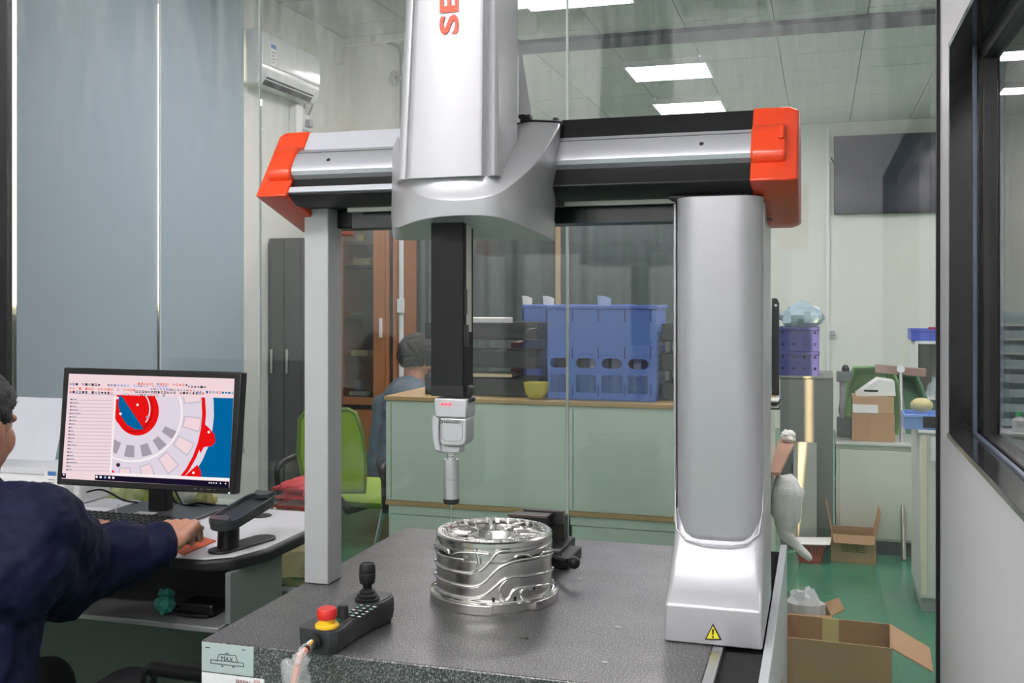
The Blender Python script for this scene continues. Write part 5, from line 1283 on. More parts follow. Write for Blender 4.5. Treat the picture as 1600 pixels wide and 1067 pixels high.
tag(obj('paper_sheet', MB().loft([[(bx_-.085, by_-.10, .104), (bx_+.10, by_-.10, .112), (bx_+.11, by_+.06, .118), (bx_-.08, by_+.06, .106)], [(bx_-.085, by_-.10, .1055), (bx_+.10, by_-.10, .1135), (bx_+.11, by_+.06, .1195), (bx_-.08, by_+.06, .1075)]]), M_paper, smooth=0), 'white paper sheet lying on the red basket', 'paper')
# --- cardboard cartons
def carton(name, label, x0, x1, y0, y1, h, flaps, rot=0.0, prints=False, tape=False):
    cx, cy_ = (x0+x1)/2, (y0+y1)/2; w, d = (x1-x0)/2, (y1-y0)/2
    t = thing(name, label, 'carton', (cx, cy_, 0), rot, 'cardboard boxes on the floor'); th = .005
    for nm, B in (('wall', (-w, w, -d, -d+th)), ('wall', (-w, w, d-th, d)), ('wall', (-w, -w+th, -d+th, d-th)), ('wall', (w-th, w, -d+th, d-th))):
        obj(nm, MBox(*B, .001, h), M_card, t, local=True, smooth=0)
    obj('floor', MBox(-w+th, w-th, -d+th, d-th, .001, .007), M_card_in, t, local=True, smooth=0)
    for side, L, a in flaps:                          # angle measured from vertical, outwards
        s, c = math.sin(a)*L, math.cos(a)*L
        if side in 'lr':
            k = 1 if side == 'r' else -1; xs = k*(w-th/2)
            q = [(xs, -d+.004, h), (xs, d-.004, h), (xs+k*s, d-.012, h+c), (xs+k*s, -d+.012, h+c)]; nv = Vector((k*math.cos(a), 0, -math.sin(a)))*.004
        else:
            k = 1 if side == 'b' else -1; ys = k*(d-th/2)
            q = [(-w+.004, ys, h), (w-.004, ys, h), (w-.012, ys+k*s, h+c), (-w+.012, ys+k*s, h+c)]; nv = Vector((0, k*math.cos(a), -math.sin(a)))*.004
        obj('flap', MB().loft([[Vector(p)-nv/2 for p in q], [Vector(p)+nv/2 for p in q]]), M_card, t, local=True, smooth=0)
    if prints:
        ik = mat('carton_ink', (112, 84, 62), .8)
        for kx in range(3):
            xx = -w*.55+kx*w*.38
            f_ = obj('print_mark', MB().panel([(xx, h*.40), (xx+w*.32, h*.40), (xx+w*.32, h*.72), (xx, h*.72)], [[(xx+.004, h*.40+.004), (xx+w*.32-.004, h*.40+.004), (xx+w*.32-.004, h*.72-.004), (xx+.004, h*.72-.004)]], .0006, Matrix(((1,0,0,0),(0,0,-1,-d-.0006),(0,1,0,0),(0,0,0,1)))), ik, t, local=True, smooth=0)
            for s in range(2+kx % 2): obj('print_bar', MBox(xx+.010+s*.012, xx+.016+s*.012, -d-.001, -d, h*.46, h*.66), ik, f_, local=True, smooth=0)
    if tape:
        obj('tape', MBox(-w*.30, w*.02, d-th-.0015, d-th, h*.45, h), mat('tape_yellow', (214, 206, 140), .4), t, local=True, smooth=0)
    return t
b0_, b1_ = PZ(1299, 878, 0), PZ(1368, 878, 0)
carton('carton', 'open cardboard box with printed marks near the white cabinet', b0_.x, b1_.x, b0_.y, b0_.y+.22, (878-834)/FOC*5.5, [('l', .15, .18), ('r', .13, .20), ('f', .05, 2.6)], prints=True)
y0 = 3.36
carton('carton', 'large open cardboard box in the foreground, right flap hanging out', XY(1222, y0), XY(1397, y0), y0, y0+.25, ZY(1330, 1006, y0), [('r', .135, 2.05)], rot=-.05, tape=True)
y0 = 3.78
c3 = carton('carton', 'small cardboard box with clear wrap behind the large open box', XY(1205, y0), XY(1297, y0), y0, y0+.17, ZY(1270, 962, y0), [('r', .05, 1.1), ('f', .09, 1.9)], rot=.12)
p = PY(1258, 952, y0+.085)
tag(obj('plastic_film', crumple((p.x, p.y, p.z), (.055, .045, .055), 16, .9, 31), mat('film_white', (232, 234, 236), .25, var=.05, alpha=.75), smooth=15), 'crumpled clear film sticking out of the small cardboard box', 'plastic film')
# --- white cabinet with green basin and carton
wy2 = 5.98
w0, w1 = XY(1306, wy2), XY(1442, wy2); wz2 = ZY(1370, 693, wy2)
w2 = thing('white_cabinet', 'pale low cabinet with black plinth behind the squeegee', 'cabinet', ((w0+w1)/2, wy2+.3, 0))
M_cab2 = mat('cabinet_pale', (204, 212, 196), .4, var=.03)
obj('body', MBox(w0, w1, wy2, wy2+.55, .075, wz2-.012), M_cab2, w2, bevel=.002)
obj('top', MBox(w0-.002, w1+.012, wy2-.02, wy2+.56, wz2-.012, wz2), mat('cabinet_top_grey', (186, 194, 186), .35), w2, bevel=.002)
wm = XY(1425, wy2)
obj('door', MBox(w0+.02, wm, wy2-.014, wy2-.001, .09, wz2-.04), M_cab2, w2, bevel=.002)
obj('door', MBox(wm+.006, w1-.004, wy2-.014, wy2-.001, .09, wz2-.04), M_cab2, w2, bevel=.002)
obj('plinth', MBox(w0+.01, w1-.01, wy2+.01, wy2+.5, 0, .075), M_black, w2)
M_grn = mat('basin_green', (132, 182, 116), .4, var=.06)
def basin(label, P, y, dpt, m):
    rim = [PY(px, py, y+o) for px, py, o in P]; c = sum(rim, Vector())/len(rim)
    bot = [c + (q-c)*.74 + Vector((0, dpt, 0)) for q in rim]
    t = thing('basin', label, 'basin', Vector((c.x, c.y, min(q.z for q in rim))), 0, 'green plastic basins on the white cabinet')
    obj('bowl_wall', MB().loft([rim, [a.lerp(b, .5) for a, b in zip(rim, bot)], bot], False, True), m, t, solid=.006, smooth=35)
    obj('rim', MB().tube(rim, .009, 8, True), m, t)
basin('light green plastic basin standing on edge behind the carton', [(1334, 574, 0), (1392, 573, 0), (1404, 600, 0), (1412, 640, -.02), (1402, 679, -.02), (1322, 679, -.02), (1312, 640, -.02), (1320, 605, 0)], 6.42, .14, M_grn)
basin('dark green plastic basin leaning at the right behind the squeegee', [(1402, 582, 0), (1432, 586, 0), (1446, 620, 0), (1458, 655, 0), (1440, 678, -.02), (1418, 678, -.02), (1410, 640, 0)], 6.48, .10, mat('basin_dark_green', (96, 142, 110), .4, var=.1))
kx0_, kx1_ = XY(1331, 6.06), XY(1398, 6.06); kz1 = ZY(1360, 620, 6.06)
kt = thing('carton', 'taped cardboard box with white label on the white cabinet', 'carton', ((kx0_+kx1_)/2, 6.17, wz2))
km = ZY(1360, 646, 6.06)
obj('box_body', MBox(kx0_, kx1_, 6.06, 6.28, wz2+.001, km), M_card, kt, bevel=.002)
obj('upper_carton', MBox(kx0_+.003, kx1_-.004, 6.063, 6.275, km+.001, kz1), mat('cardboard_light', (186, 152, 114), .8, var=.1), kt, bevel=.002)
obj('label', MBox(XY(1332, 6.06), XY(1372, 6.06), 6.0595, 6.062, ZY(1350, 645, 6.06), ZY(1350, 632, 6.06)), M_paper, kt, smooth=0)
pw = thing('foam_box', 'white foam box lying slanted on the cardboard box', 'box', ((kx0_+kx1_)/2, 6.17, kz1))
fb = [PY(1337, 616, 6.08), PY(1372, 592, 6.08), PY(1398, 596, 6.08), PY(1400, 619.5, 6.08), PY(1338, 619.5, 6.08)]
obj('foam', MB().loft([fb, [q+Vector((0, .18, 0)) for q in fb]]), mat('foam_white', (224, 228, 222), .6), pw, bevel=.004, smooth=30)
obj('marker_line', MBox(XY(1350, 6.08), XY(1372, 6.08), 6.078, 6.0795, ZY(1360, 612, 6.08), ZY(1360, 609, 6.08)), M_black, pw, smooth=0)
pn = thing('bench_press', 'small grey hand press between the navy crates and the green basin', 'tool', (XY(1316, 6.25), 6.25, wz2))
obj('base', MBox(XY(1308, 6.2), XY(1330, 6.2), 6.2, 6.34, wz2+.001, ZY(1316, 655, 6.2)), mat('press_grey', (110, 118, 116), .4), pn, bevel=.004)
obj('column', MBox(XY(1312, 6.25), XY(1321, 6.25), 6.24, 6.30, ZY(1316, 656, 6.2), ZY(1316, 585, 6.25)), M_silver2, pn, bevel=.004)
obj('arm', MBox(XY(1307, 6.25), XY(1331, 6.25), 6.22, 6.28, ZY(1316, 596, 6.25), ZY(1316, 580, 6.25)), mat('press_grey', (110, 118, 116), .4), pn, bevel=.004)
obj('knob', MB().lathe([(.02, ZY(1320, 580, 6.25)), (.022, ZY(1320, 575, 6.25)), (.01, ZY(1320, 570, 6.25))], (XY(1321, 6.25), 6.25, 0), n=16), M_black, pn)
# --- squeegee
f0_ = PZ(1412, 876, 0); h1_ = PY(1407, 576, f0_.y+.34)
sq_ = thing('floor_squeegee', 'floor squeegee standing head up with a metal pole before the white cabinet', 'squeegee', (f0_.x, f0_.y, 0))
obj('pole', MB().tube([f0_+Vector((0,0,.006)), f0_.lerp(h1_, .55)], .0135, 12), mat('pole_steel', (168, 166, 160), .25, .8), sq_, smooth=60)
obj('pole', MB().tube([f0_.lerp(h1_, .53), h1_], .0105, 12), M_alu, sq_, smooth=60)
obj('collar', MB().tube([f0_.lerp(h1_, .49), f0_.lerp(h1_, .58)], .0165, 12), mat('collar_beige', (206, 190, 170), .5), sq_, smooth=60)
hl, hr = PY(1367, 569, h1_.y), PY(1447, 576, h1_.y)
ax_ = (hr-hl).normalized(); upz = Vector((0,0,1))
hq = [hl, hr, hr-Vector((0,0,.048)), hl-Vector((0,0,.048))]
obj('head', MB().loft([[q+Vector((0,-.012,0)) for q in hq], [q+Vector((0,.012,0)) for q in hq]]), mat('squeegee_taupe', (158, 134, 122), .55), sq_, bevel=.004)
obj('pivot', MB().lathe([(.022, -.03), (.022, -.014), (.012, .0)], h1_, axis='y', n=16), M_white, sq_)
# --- white cabinet at the right edge with blue bins
ey = 4.95
ex0 = XY(1437, ey); ez = ZY(1450, 672, ey)
ed = thing('side_cabinet', 'white side cabinet cut off by the partition corner, blue bin on top', 'cabinet', (ex0+.25, ey+.25, 0))
obj('body', MBox(ex0, ex0+.75, ey, ey+.45, .06, ez-.015), mat('cabinet_cream', (214, 216, 208), .4), ed, bevel=.006)
obj('top', MBox(ex0-.008, ex0+.758, ey-.012, ey+.455, ez-.015, ez), M_white, ed, bevel=.003)
obj('corner_post', MBox(ex0+.004, ex0+.03, ey-.014, ey-.001, .08, ez-.03), mat('post_cream', (226, 220, 196), .4), ed, bevel=.002)
obj('drawer', MBox(ex0+.045, ex0+.49, ey-.012, ey-.001, ez-.14, ez-.03), M_white, ed, bevel=.003)
obj('foot', MBox(ex0+.01, ex0+.49, ey+.02, ey+.43, 0, .06), M_silver2, ed)
def bin_(name, label, a, b, y, zb, pt, dpt, m, grp=None):
    x0, x1 = XY(a, y), XY(b, y); z1 = ZY((a+b)/2, pt, y)
    t = thing(name, label, 'bin', ((x0+x1)/2, y+dpt/2, zb), 0, grp)
    obj('tub', MB().box(x0, x1, y, y+.006, zb+.001, z1).box(x0, x1, y+dpt-.006, y+dpt, zb+.001, z1).box(x0, x0+.006, y+.006, y+dpt-.006, zb+.001, z1).box(x1-.006, x1, y+.006, y+dpt-.006, zb+.001, z1).box(x0+.006, x1-.006, y+.006, y+dpt-.006, zb+.001, zb+.006), m, t, bevel=.001)
    obj('lip', MB().box(x0-.005, x1+.005, y-.006, y-.0005, z1-.014, z1), m, t, bevel=.002)
    return t
bin_('blue_bin', 'pale blue bin on the white side cabinet near the squeegee head', 1413, 1475, ey-.0, ez, 648, .2, mat('bin_pale_blue', (126, 164, 226), .4, var=.1))
tag(obj('label_card', MBox(XY(1442, ey-.007), XY(1463, ey-.007), ey-.0085, ey-.0065, ez+.012, ez+.062), M_black), 'black card on the front of the pale blue bin', 'card')
tag(obj('melon', MB().ell((XY(1440, ey+.1), ey+.1, ez+.102), (.05, .04, .034), 18), mat('melon_yellow', (206, 196, 140), .5, var=.2, vscale=20), smooth=180), 'pale yellow melon shaped sponge in the pale blue bin', 'sponge')
bin_rack(.765, 1.10, 5.12, ez, 1.40, 8, 'black rack of clear bins seen through the right window')
bq_ = Vector((XY(1592, 5.02), 5.02, ez))
bo_ = thing('bottle', 'small white bottle with green cap seen through the right window', 'bottle', bq_)
obj('bottle_body', MB().lathe([(.026, ez+.001), (.028, ez+.006), (.028, ez+.05), (.012, ez+.066), (.012, ez+.07)], (bq_.x, bq_.y, 0), n=18), M_white, bo_, smooth=40)
obj('cap', MB().lathe([(.014, ez+.069), (.014, ez+.088), (.010, ez+.09)], (bq_.x, bq_.y, 0), n=16), mat('cap_green', (60, 200, 120), .4), bo_, smooth=40)
hy_ = 6.9
h0 = XY(1430, hy_); hz = ZY(1445, 533, hy_)
hs_ = thing('white_shelf', 'tall white shelf unit with a blue tray on top by the partition corner', 'shelf', (h0+.2, hy_+.2, 0))
for x in (h0, h0+.42): obj('side', MBox(x, x+.018, hy_, hy_+.4, 0, hz-.018), M_white, hs_)
for z in (.1, .55, hz-.35, hz): obj('board', MBox(h0, h0+.438, hy_, hy_+.4, z-.018, z), M_white, hs_, bevel=.001)
obj('back', MBox(h0+.018, h0+.42, hy_+.385, hy_+.4, .1, hz-.018), mat('shelf_back', (150, 148, 140), .6), hs_)
bin_('blue_tray', 'royal blue tray on the tall white shelf unit', 1424, 1490, hy_+.02, hz, 515, .3, mat('tray_royal', (78, 98, 196), .4))
tag(obj('red_item', MBox(XY(1452, hy_+.1), XY(1462, hy_+.1), hy_+.1, hy_+.16, hz+.008, ZY(1455, 511, hy_+.1)), mat('item_red', (176, 50, 80), .5), bevel=.004), 'small red box in the royal blue tray', 'box')
bt_ = XY(1449, hy_-.15)
tag(obj('clear_jug', MB().lathe([(.035, .55), (.05, .56), (.055, .8), (.04, .86), (.018, .88), (.018, .91)], (h0+.13, hy_+.17, .001), n=20), mat('jug_clear', (206, 222, 222), .15, alpha=.55), smooth=50), 'clear plastic jug on the white shelf unit', 'jug')
# --- television on the far wall
ty = HY1-.07
t0, t1 = PY(1303, 213, ty), PY(1303, 335, ty); tw = (t0.z-t1.z)*1.74
tv = thing('television', 'large dark flat television on the far wall at the right', 'television', (t0.x+tw/2, HY1, t1.z))
obj('frame', MBox(t0.x, t0.x+tw, ty, HY1-.01, t1.z, t0.z), M_black, tv, bevel=.006)
obj('screen', MBox(t0.x+.012, t0.x+tw-.012, ty-.003, ty-.0005, t1.z+.02, t0.z-.012), mat('tv_glass', (34, 44, 60), .15, spec=.4), tv)
obj('mount', MBox(t0.x+tw*.3, t0.x+tw*.7, HY1-.012, HY1, t1.z+.2, t0.z-.2), M_black, tv)
tag(obj('wall_trunking', MBox(XY(1291, HY1-.03), XY(1296, HY1-.03), HY1-.03, HY1, .4, CZ-.05), M_white, bevel=.003), 'white vertical trunking on the far wall left of the television', 'trunking')
so = PY(1300, 521, HY1-.03)
s2 = thing('wall_socket', 'white wall socket with hanging cord on the far wall', 'socket', so)
obj('plate', MBox(so.x-.05, so.x+.05, HY1-.02, HY1-.001, so.z-.05, so.z+.05), M_white, s2, bevel=.003)
obj('plug', MBox(so.x-.02, so.x+.03, HY1-.06, HY1-.02, so.z-.02, so.z+.03), M_silver2, s2, bevel=.004)
sp_ = PY(1298, 246, HY1-.03)
s3 = thing('wall_socket', 'white wall socket at the upper left of the television', 'socket', sp_)
obj('plate', MBox(sp_.x-.05, sp_.x+.04, HY1-.02, HY1-.001, sp_.z-.05, sp_.z+.05), M_white, s3, bevel=.003)
obj('cord', MB().tube([(sp_.x, HY1-.03, sp_.z), (sp_.x+.04, HY1-.03, sp_.z-.08), (sp_.x+.10, HY1-.03, sp_.z-.12)], .008, 6), M_black, s3)
# --- bench with clutter behind the desk
bnz = .70
bn = thing('low_bench', 'low grey bench behind the glass, behind the monitor', 'bench', (-1.95, 3.03, 0))
bnx0, bnx1 = -2.5, XY(474, 3.0)
obj('top', MBox(bnx0, bnx1, 2.85, 3.20, bnz-.02, bnz), mat('bench_top', (176, 190, 176), .45), bn, bevel=.002)
for x in (bnx0+.05, bnx1-.05):
    for y in (2.90, 3.15): obj('leg', MBox(x-.015, x+.015, y-.015, y+.015, 0, bnz-.02), M_silver2, bn)
def on(px, y): return Vector((XY(px, y), y, bnz))
p = on(163, 2.98); tag(obj('small_carton', MBox(p.x-.05, p.x+.06, p.y-.03, p.y+.05, bnz+.001, bnz+.045), M_card, bevel=.003), 'small brown carton behind the glass at the left below the monitor', 'carton')
for k, (px, s, c, lb, nm) in enumerate(((203, (.055, .04, .035), (206, 210, 150), 'pale clear bag with yellow contents behind the glass below the monitor', 'clear_bag'), (236, (.022, .03, .045), (198, 206, 70), 'bright yellow crumpled glove left of the monitor neck', 'yellow_glove'), (268, (.026, .03, .04), (190, 198, 80), 'yellow green crumpled glove right of the monitor neck', 'yellow_glove'), (294, (.024, .03, .035), (232, 232, 224), 'white crumpled wrap right of the monitor neck', 'white_wrap'), (322, (.028, .03, .032), (168, 166, 90), 'olive crumpled cloth behind the power cable', 'olive_cloth'))):
    q = on(px, 3.0); tag(obj(nm, crumple((q.x, q.y, bnz+s[2]*1.22), s, 14, .8, 40+k), mat('clutter_%d' % k, c, .5, var=.2, vscale=25), smooth=20), lb, 'bag' if 'bag' in nm else 'glove' if 'glove' in nm else 'wrap' if 'wrap' in nm else 'cloth')
q0_, q1_ = on(425, 2.93), on(474, 2.93)
rt = thing('red_tray', 'red two tier wire letter tray behind the glass at the column', 'letter tray', ((q0_.x+q1_.x)/2, 3.03, bnz))
M_rt = mat('tray_red', (206, 48, 52), .4)
for k, (lo, hi) in enumerate(((801, 792), (780, 765))):
    z0_, z1_ = max(ZY(450, lo, 2.93), bnz+.002), ZY(450, hi, 2.93)
    obj('tier', MB().box(q0_.x, q1_.x, 2.93, 3.13, z0_, z0_+.004).tube([(q0_.x, 2.93, z1_), (q1_.x, 2.93, z1_), (q1_.x, 3.13, z1_), (q0_.x, 3.13, z1_)], .004, 6, True), M_rt, rt)
    for x in (q0_.x, (q0_.x+q1_.x)/2, q1_.x):
        obj('wire', MB().tube([(x, 2.93, z0_), (x, 2.93, z1_)], .003, 5), M_rt, rt)
for x in (q0_.x, q1_.x): obj('post', MB().tube([(x, 3.13, bnz+.002), (x, 3.13, ZY(450, 765, 2.93))], .004, 6), M_rt, rt)
z_ = ZY(450, 780, 2.93)+.005
tag(obj('red_cloth', crumple(((q0_.x+q1_.x)/2, 3.03, z_+.022), (.055, .07, .019), 16, .5, 77), mat('cloth_red', (226, 66, 72), .7, var=.1), smooth=25), 'bright red folded cloth in the upper red tray', 'cloth')
z_ = max(ZY(450, 801, 2.93), bnz+.002)+.005
tag(obj('paper_stack', MBox(q0_.x+.01, q1_.x-.01, 2.94, 3.11, z_, z_+.012), mat('paper_tan', (188, 176, 140), .7)), 'tan papers in the lower red tray', 'paper')
p = PZ(462, 916, 0)
tag(obj('paper_bag', crumple((p.x-.02, p.y+.05, .115), (.13, .10, .11), 18, .6, 51), mat('bag_tan', (186, 164, 120), .8, var=.2, vscale=14), smooth=15), 'crumpled tan paper bag on the green floor behind the desk', 'paper bag')
# --- green office chair
gy_ = 4.20; gc0 = Vector((XY(520, gy_), gy_, 0))
oc = thing('office_chair', 'green mesh back office chair with black armrests behind the grey column', 'office chair', gc0)
M_lime = mat('chair_lime', (150, 184, 52), .6, var=.08, vscale=40, bump=.1, bscale=300)
def bkp(px, py, y): return PY(px, py, y)
bk_ = [(468, 655), (476, 645), (500, 640), (545, 640), (556, 646), (566, 675), (572, 720), (570, 768), (478, 768), (466, 710)]
ring0 = [bkp(px, py, gy_) for px, py in bk_]; ring1 = [q+Vector((0, .018, 0)) for q in ring0]
obj('backrest', MB().loft([ring0, ring1]), M_lime, oc, bevel=.004, smooth=40)
obj('back_frame', MB().tube(ring0, .010, 8, True), mat('chair_frame_green', (110, 140, 60), .5), oc)
sz = .50
obj('seat', MB().loft([rrect(gc0.x-.18, gc0.x+.26, gy_+.15, gy_+.60, .06, .06, sz-.06), rrect(gc0.x-.20, gc0.x+.28, gy_+.13, gy_+.62, .07, .07, sz-.03), rrect(gc0.x-.18, gc0.x+.26, gy_+.15, gy_+.60, .06, .06, sz)]), M_lime, oc, smooth=60)
obj('back_support', MB().tube([(gc0.x, gy_+.03, .75), (gc0.x, gy_+.0, .55), (gc0.x, gy_+.15, .42), (gc0.x+.08, gy_+.50, .42)], .018, 8), M_black, oc, smooth=60)
for s, tg in ((1, 0), (-1, 1)):
    x = gc0.x + .25*s
    obj('armrest', MB().tube(smooth_path([(x-.06*s, gy_+.16, sz-.05), (x, gy_+.02, sz-.03), (x+.02*s, gy_-.03, .60), (x, gy_+.0, .665), (x-.01*s, gy_+.30, .675)], 5), .017, 8), M_black, oc, smooth=60)
obj('gas_column', MB().lathe([(.03, .10), (.03, .26), (.02, .26), (.02, .44)], (gc0.x+.10, gy_+.52, 0), n=16), M_black, oc)
for k in range(5):
    a = 2*PI*k/5+.3; d = Vector((math.cos(a), math.sin(a), 0)); c_ = Vector((gc0.x+.10, gy_+.52, 0))
    obj('leg', MB().tube([c_+Vector((0,0,.12)), c_+d*.28+Vector((0,0,.08))], [.028, .016], 8), M_black, oc)
    obj('caster', MB().lathe([(.028, -.012), (.03, 0), (.028, .012)], c_+d*.28+Vector((0,0,.031)), axis='x', n=14), M_rub, oc)
# ================================================================== PEOPLE
def remesh(o, vox, smooth=2, disp=0.0, dscale=.08, seed=0):
    md = o.modifiers.new('remesh', 'REMESH'); md.mode = 'VOXEL'; md.voxel_size = vox; md.use_smooth_shade = True
    if smooth:
        s = o.modifiers.new('smooth', 'SMOOTH'); s.factor = .5; s.iterations = smooth
    if disp:
        tx = bpy.data.textures.new('folds', 'CLOUDS'); tx.noise_scale = dscale; tx.noise_depth = 2
        d = o.modifiers.new('folds', 'DISPLACE'); d.texture = tx; d.strength = disp; d.mid_level = .5; d.texture_coords = 'LOCAL'
        s = o.modifiers.new('smooth2', 'SMOOTH'); s.factor = .5; s.iterations = 1
    return o
def head_parts(m, c, f, s=1.0, tilt=0.0):
    """skull, jaw, nose and ears around centre c, looking along f"""
    f = Vector(f).normalized(); r = f.cross(Vector((0,0,1))).normalized(); u = r.cross(f).normalized()
    R = Matrix((r, f, u)).transposed(); P = lambda x, y, z: c + R @ (Vector((x, y, z))*s)
    m.ell(P(0,-.010,.025), (.073*s,.094*s,.090*s), 24, R)
    m.ell(P(0,.014,-.030), (.067*s,.078*s,.082*s), 24, R)
    m.ell(P(0,.030,-.068), (.046*s,.055*s,.040*s), 18, R)
    m.ell(P(0,.070,-.088), (.022*s,.018*s,.016*s), 14, R)
    for x in (-1, 1):
        m.ell(P(x*.040,.046,-.026), (.026*s,.032*s,.036*s), 14, R)
        m.ell(P(x*.028,.070,.022), (.026*s,.014*s,.012*s), 12, R)
    m.cap(P(0,.082,.012), P(0,.102,-.022), .009*s, .013*s)
    m.ell(P(0,.088,-.052), (.022*s,.012*s,.006*s), 12, R); m.ell(P(0,.086,-.064), (.019*s,.011*s,.006*s), 12, R)
    for x in (-1, 1):
        m.ell(P(x*.074,-.008,-.010), (.009*s,.021*s,.032*s), 14, R); m.ell(P(x*.081,-.016,-.002), (.006*s,.015*s,.024*s), 14, R)
    return R, P
def hair(c, R, s, parent, name='hair', seed=1, low=0.0):
    m = MB(); n, k = 110, 70; rr = random.Random(seed); vs = {}; fs = []
    def ok(v):
        f, u, x = v.y, v.z, abs(v.x)
        pts = [(-1, -.62), (-.45, -.52), (-.15, -.30), (.05, -.14), (.16, -.16), (.26, -.10), (.36, .12), (.55, .36), (.85, .52), (1, .55)]
        for (a, ta), (b, tb) in zip(pts, pts[1:]):
            if a <= f <= b: return u > ta - (low if f < .3 else 0) + (tb-ta)*(f-a)/(b-a)
        return True
    idx = []
    for i in range(k+1):
        row = []
        a = -PI/2 + PI*i/k
        for j in range(n):
            t = 2*PI*j/n; d = Vector((math.cos(a)*math.cos(t), math.cos(a)*math.sin(t), math.sin(a)))
            g = 1 + .030*math.sin(9*t+3*math.sin(6*a)) * math.cos(a) + rr.uniform(-.012, .016)
            p = Vector((d.x*.081*g, -.012 + d.y*.103*g, .024 + d.z*.101*g))
            row.append((len(m.v), ok(d))); m.v.append(tuple(c + R @ (p*s)))
        idx.append(row)
    for i in range(k):
        for j in range(n):
            q = [idx[i][j], idx[i][(j+1) % n], idx[i+1][(j+1) % n], idx[i+1][j]]
            if all(b for _, b in q): m.f.append([a for a, _ in q]); m.mi.append(0)
    used = sorted({i for f in m.f for i in f}); mp_ = {a: b for b, a in enumerate(used)}
    m.v = [m.v[i] for i in used]; m.f = [[mp_[i] for i in f] for f in m.f]
    return obj(name, m, M_hair, parent, smooth=180, solid=.012)
def finger(m, base, d, dn, L, r):
    a = base; b = a + (d*.85 + dn*.35).normalized()*L*.45; c = b + (d*.55 + dn*.85).normalized()*L*.32; e = c + (d*.25 + dn*.95).normalized()*L*.25
    m.cap(a, b, r*1.05, r, 10); m.cap(b, c, r, r*.93, 10); m.cap(c, e, r*.93, r*.78, 10)
    return e, d
# ---- operator at the computer
opx, opy = -1.63, 1.62
op = thing('person', 'person in a navy work jacket seated at the computer, right hand on the mouse', 'person', (opx, opy, 0))
hc = PY(-46, 668, 1.72)
bm_ = MB()
fdir = Vector((-.05, 1, -.14))
R, P = head_parts(bm_, hc, fdir)
neck0 = Vector((hc.x+.012, hc.y-.045, hc.z-.17))
bm_.cap(hc + Vector((0,-.03,-.06)), neck0, .056, .062)
sR = PY(58, 822, 1.66); sL = Vector((sR.x-.36, 1.74, sR.z)); pel = Vector((opx, 1.55, .50)); chest = Vector((opx-.01, 1.63, .86))
bm_.cap(pel, chest, .135, .14, 18); bm_.cap(chest+Vector((-.09,0,.02)), chest+Vector((.09,0,.02)), .11, .11, 16); bm_.cap(neck0, chest, .07, .12, 16)
bm_.cap(sL, sR, .065, .065, 14)
wr = PZ(266, 846, .855); el = PY(122, 884, 1.90)
bm_.cap(sR, el, .058, .046); bm_.cap(el, wr, .044, .029)
mpos = mp
d = Vector((mpos.x+.008-wr.x, mpos.y+.05-wr.y, 0)).normalized(); lat = Vector((d.y, -d.x, 0)); up = Vector((0,0,1))
kn = wr + d*.098 + Vector((0,0,.017))
for o_, w in ((-.032, .0145), (-.011, .0155), (.011, .0155), (.032, .0140)): bm_.cap(wr+lat*o_*.55, kn+lat*o_, .019, w, 12)
bm_.ell(wr+d*.05+Vector((0,0,-.004)), (.036,.045,.016), 14, Matrix((lat, d, up)).transposed())
tips = []
for o_, L, r in ((-.033, .084, .0098), (-.0115, .092, .0102), (.0110, .087, .0100), (.033, .070, .0090)):
    tips.append(finger(bm_, kn+lat*o_, (d+lat*o_*2.0).normalized(), -up, L, r))
tb = wr + d*.035 - lat*.028 + Vector((0,0,-.006)); t1 = tb + (d*.7-lat*.65-up*.25)*.045; t2 = t1 + (d*.95-lat*.05-up*.3)*.032
bm_.cap(tb, t1, .014, .0115); bm_.cap(t1, t2, .011, .009)
elL = Vector((sL.x-.06, 1.90, .80)); wl2 = Vector((-1.80, 2.12, .838)); 
bm_.cap(sL, elL, .058, .046); bm_.cap(elL, wl2, .044, .029)
dl = Vector((.25, 1, 0)).normalized(); ll = Vector((dl.y, -dl.x, 0)); knl = wl2+dl*.09
for o_ in (-.030, -.010, .010, .030): bm_.cap(wl2+ll*o_*.55, knl+ll*o_, .018, .013, 10); finger(bm_, knl+ll*o_, dl, -up*.8, .075, .0085)
bm_.cap(wl2+dl*.035+ll*.03, wl2+dl*.08+ll*.06, .013, .009, 10)
for s in (-1, 1):
    h = Vector((opx+s*.10, 1.57, .47)); kk = Vector((opx+s*.12, 1.98, .50)); an = Vector((opx+s*.12, 2.02, .09)); to = Vector((opx+s*.13, 2.16, .04))
    bm_.cap(h, kk, .085, .06); bm_.cap(kk, an, .056, .04); bm_.cap(an, to, .04, .032)
remesh(obj('body', bm_, M_skin, op, smooth=180), .0042, 2)
hair(hc, R, 1.0, op)
for s in (-1, 1): obj('eye', MB().ell(P(s*.030, .070, .006), (.0115,.0115,.0115), 12), mat('eye_white', (226, 222, 216), .2), op, smooth=180)
for s in (-1, 1): obj('eyebrow', MB().cap(P(s*.016, .0815, .030), P(s*.040, .0705, .032), .0024, .0018, 8), M_hair, op)
jk = MB()
M_navy = mat('jacket_navy', (17, 22, 50), .75, var=.2, vscale=10, bump=.35, bscale=16, spec=.2)
jk.cap(pel+Vector((0,0,-.02)), chest+Vector((0,-.005,0)), .165, .165, 20); jk.cap(chest+Vector((-.10,0,.03)), chest+Vector((.10,0,.03)), .125, .125, 18)
jk.cap(pel+Vector((-.05,0,-.03)), pel+Vector((.05,0,-.03)), .15, .15, 18)
jk.cap(neck0+Vector((0,0,-.035)), chest, .085, .14, 18); jk.cap(sL, sR, .080, .080, 16); jk.cap(neck0+Vector((0,0,-.05)), sR, .07, .08, 16); jk.cap(neck0+Vector((0,0,-.05)), sL, .07, .08, 16)
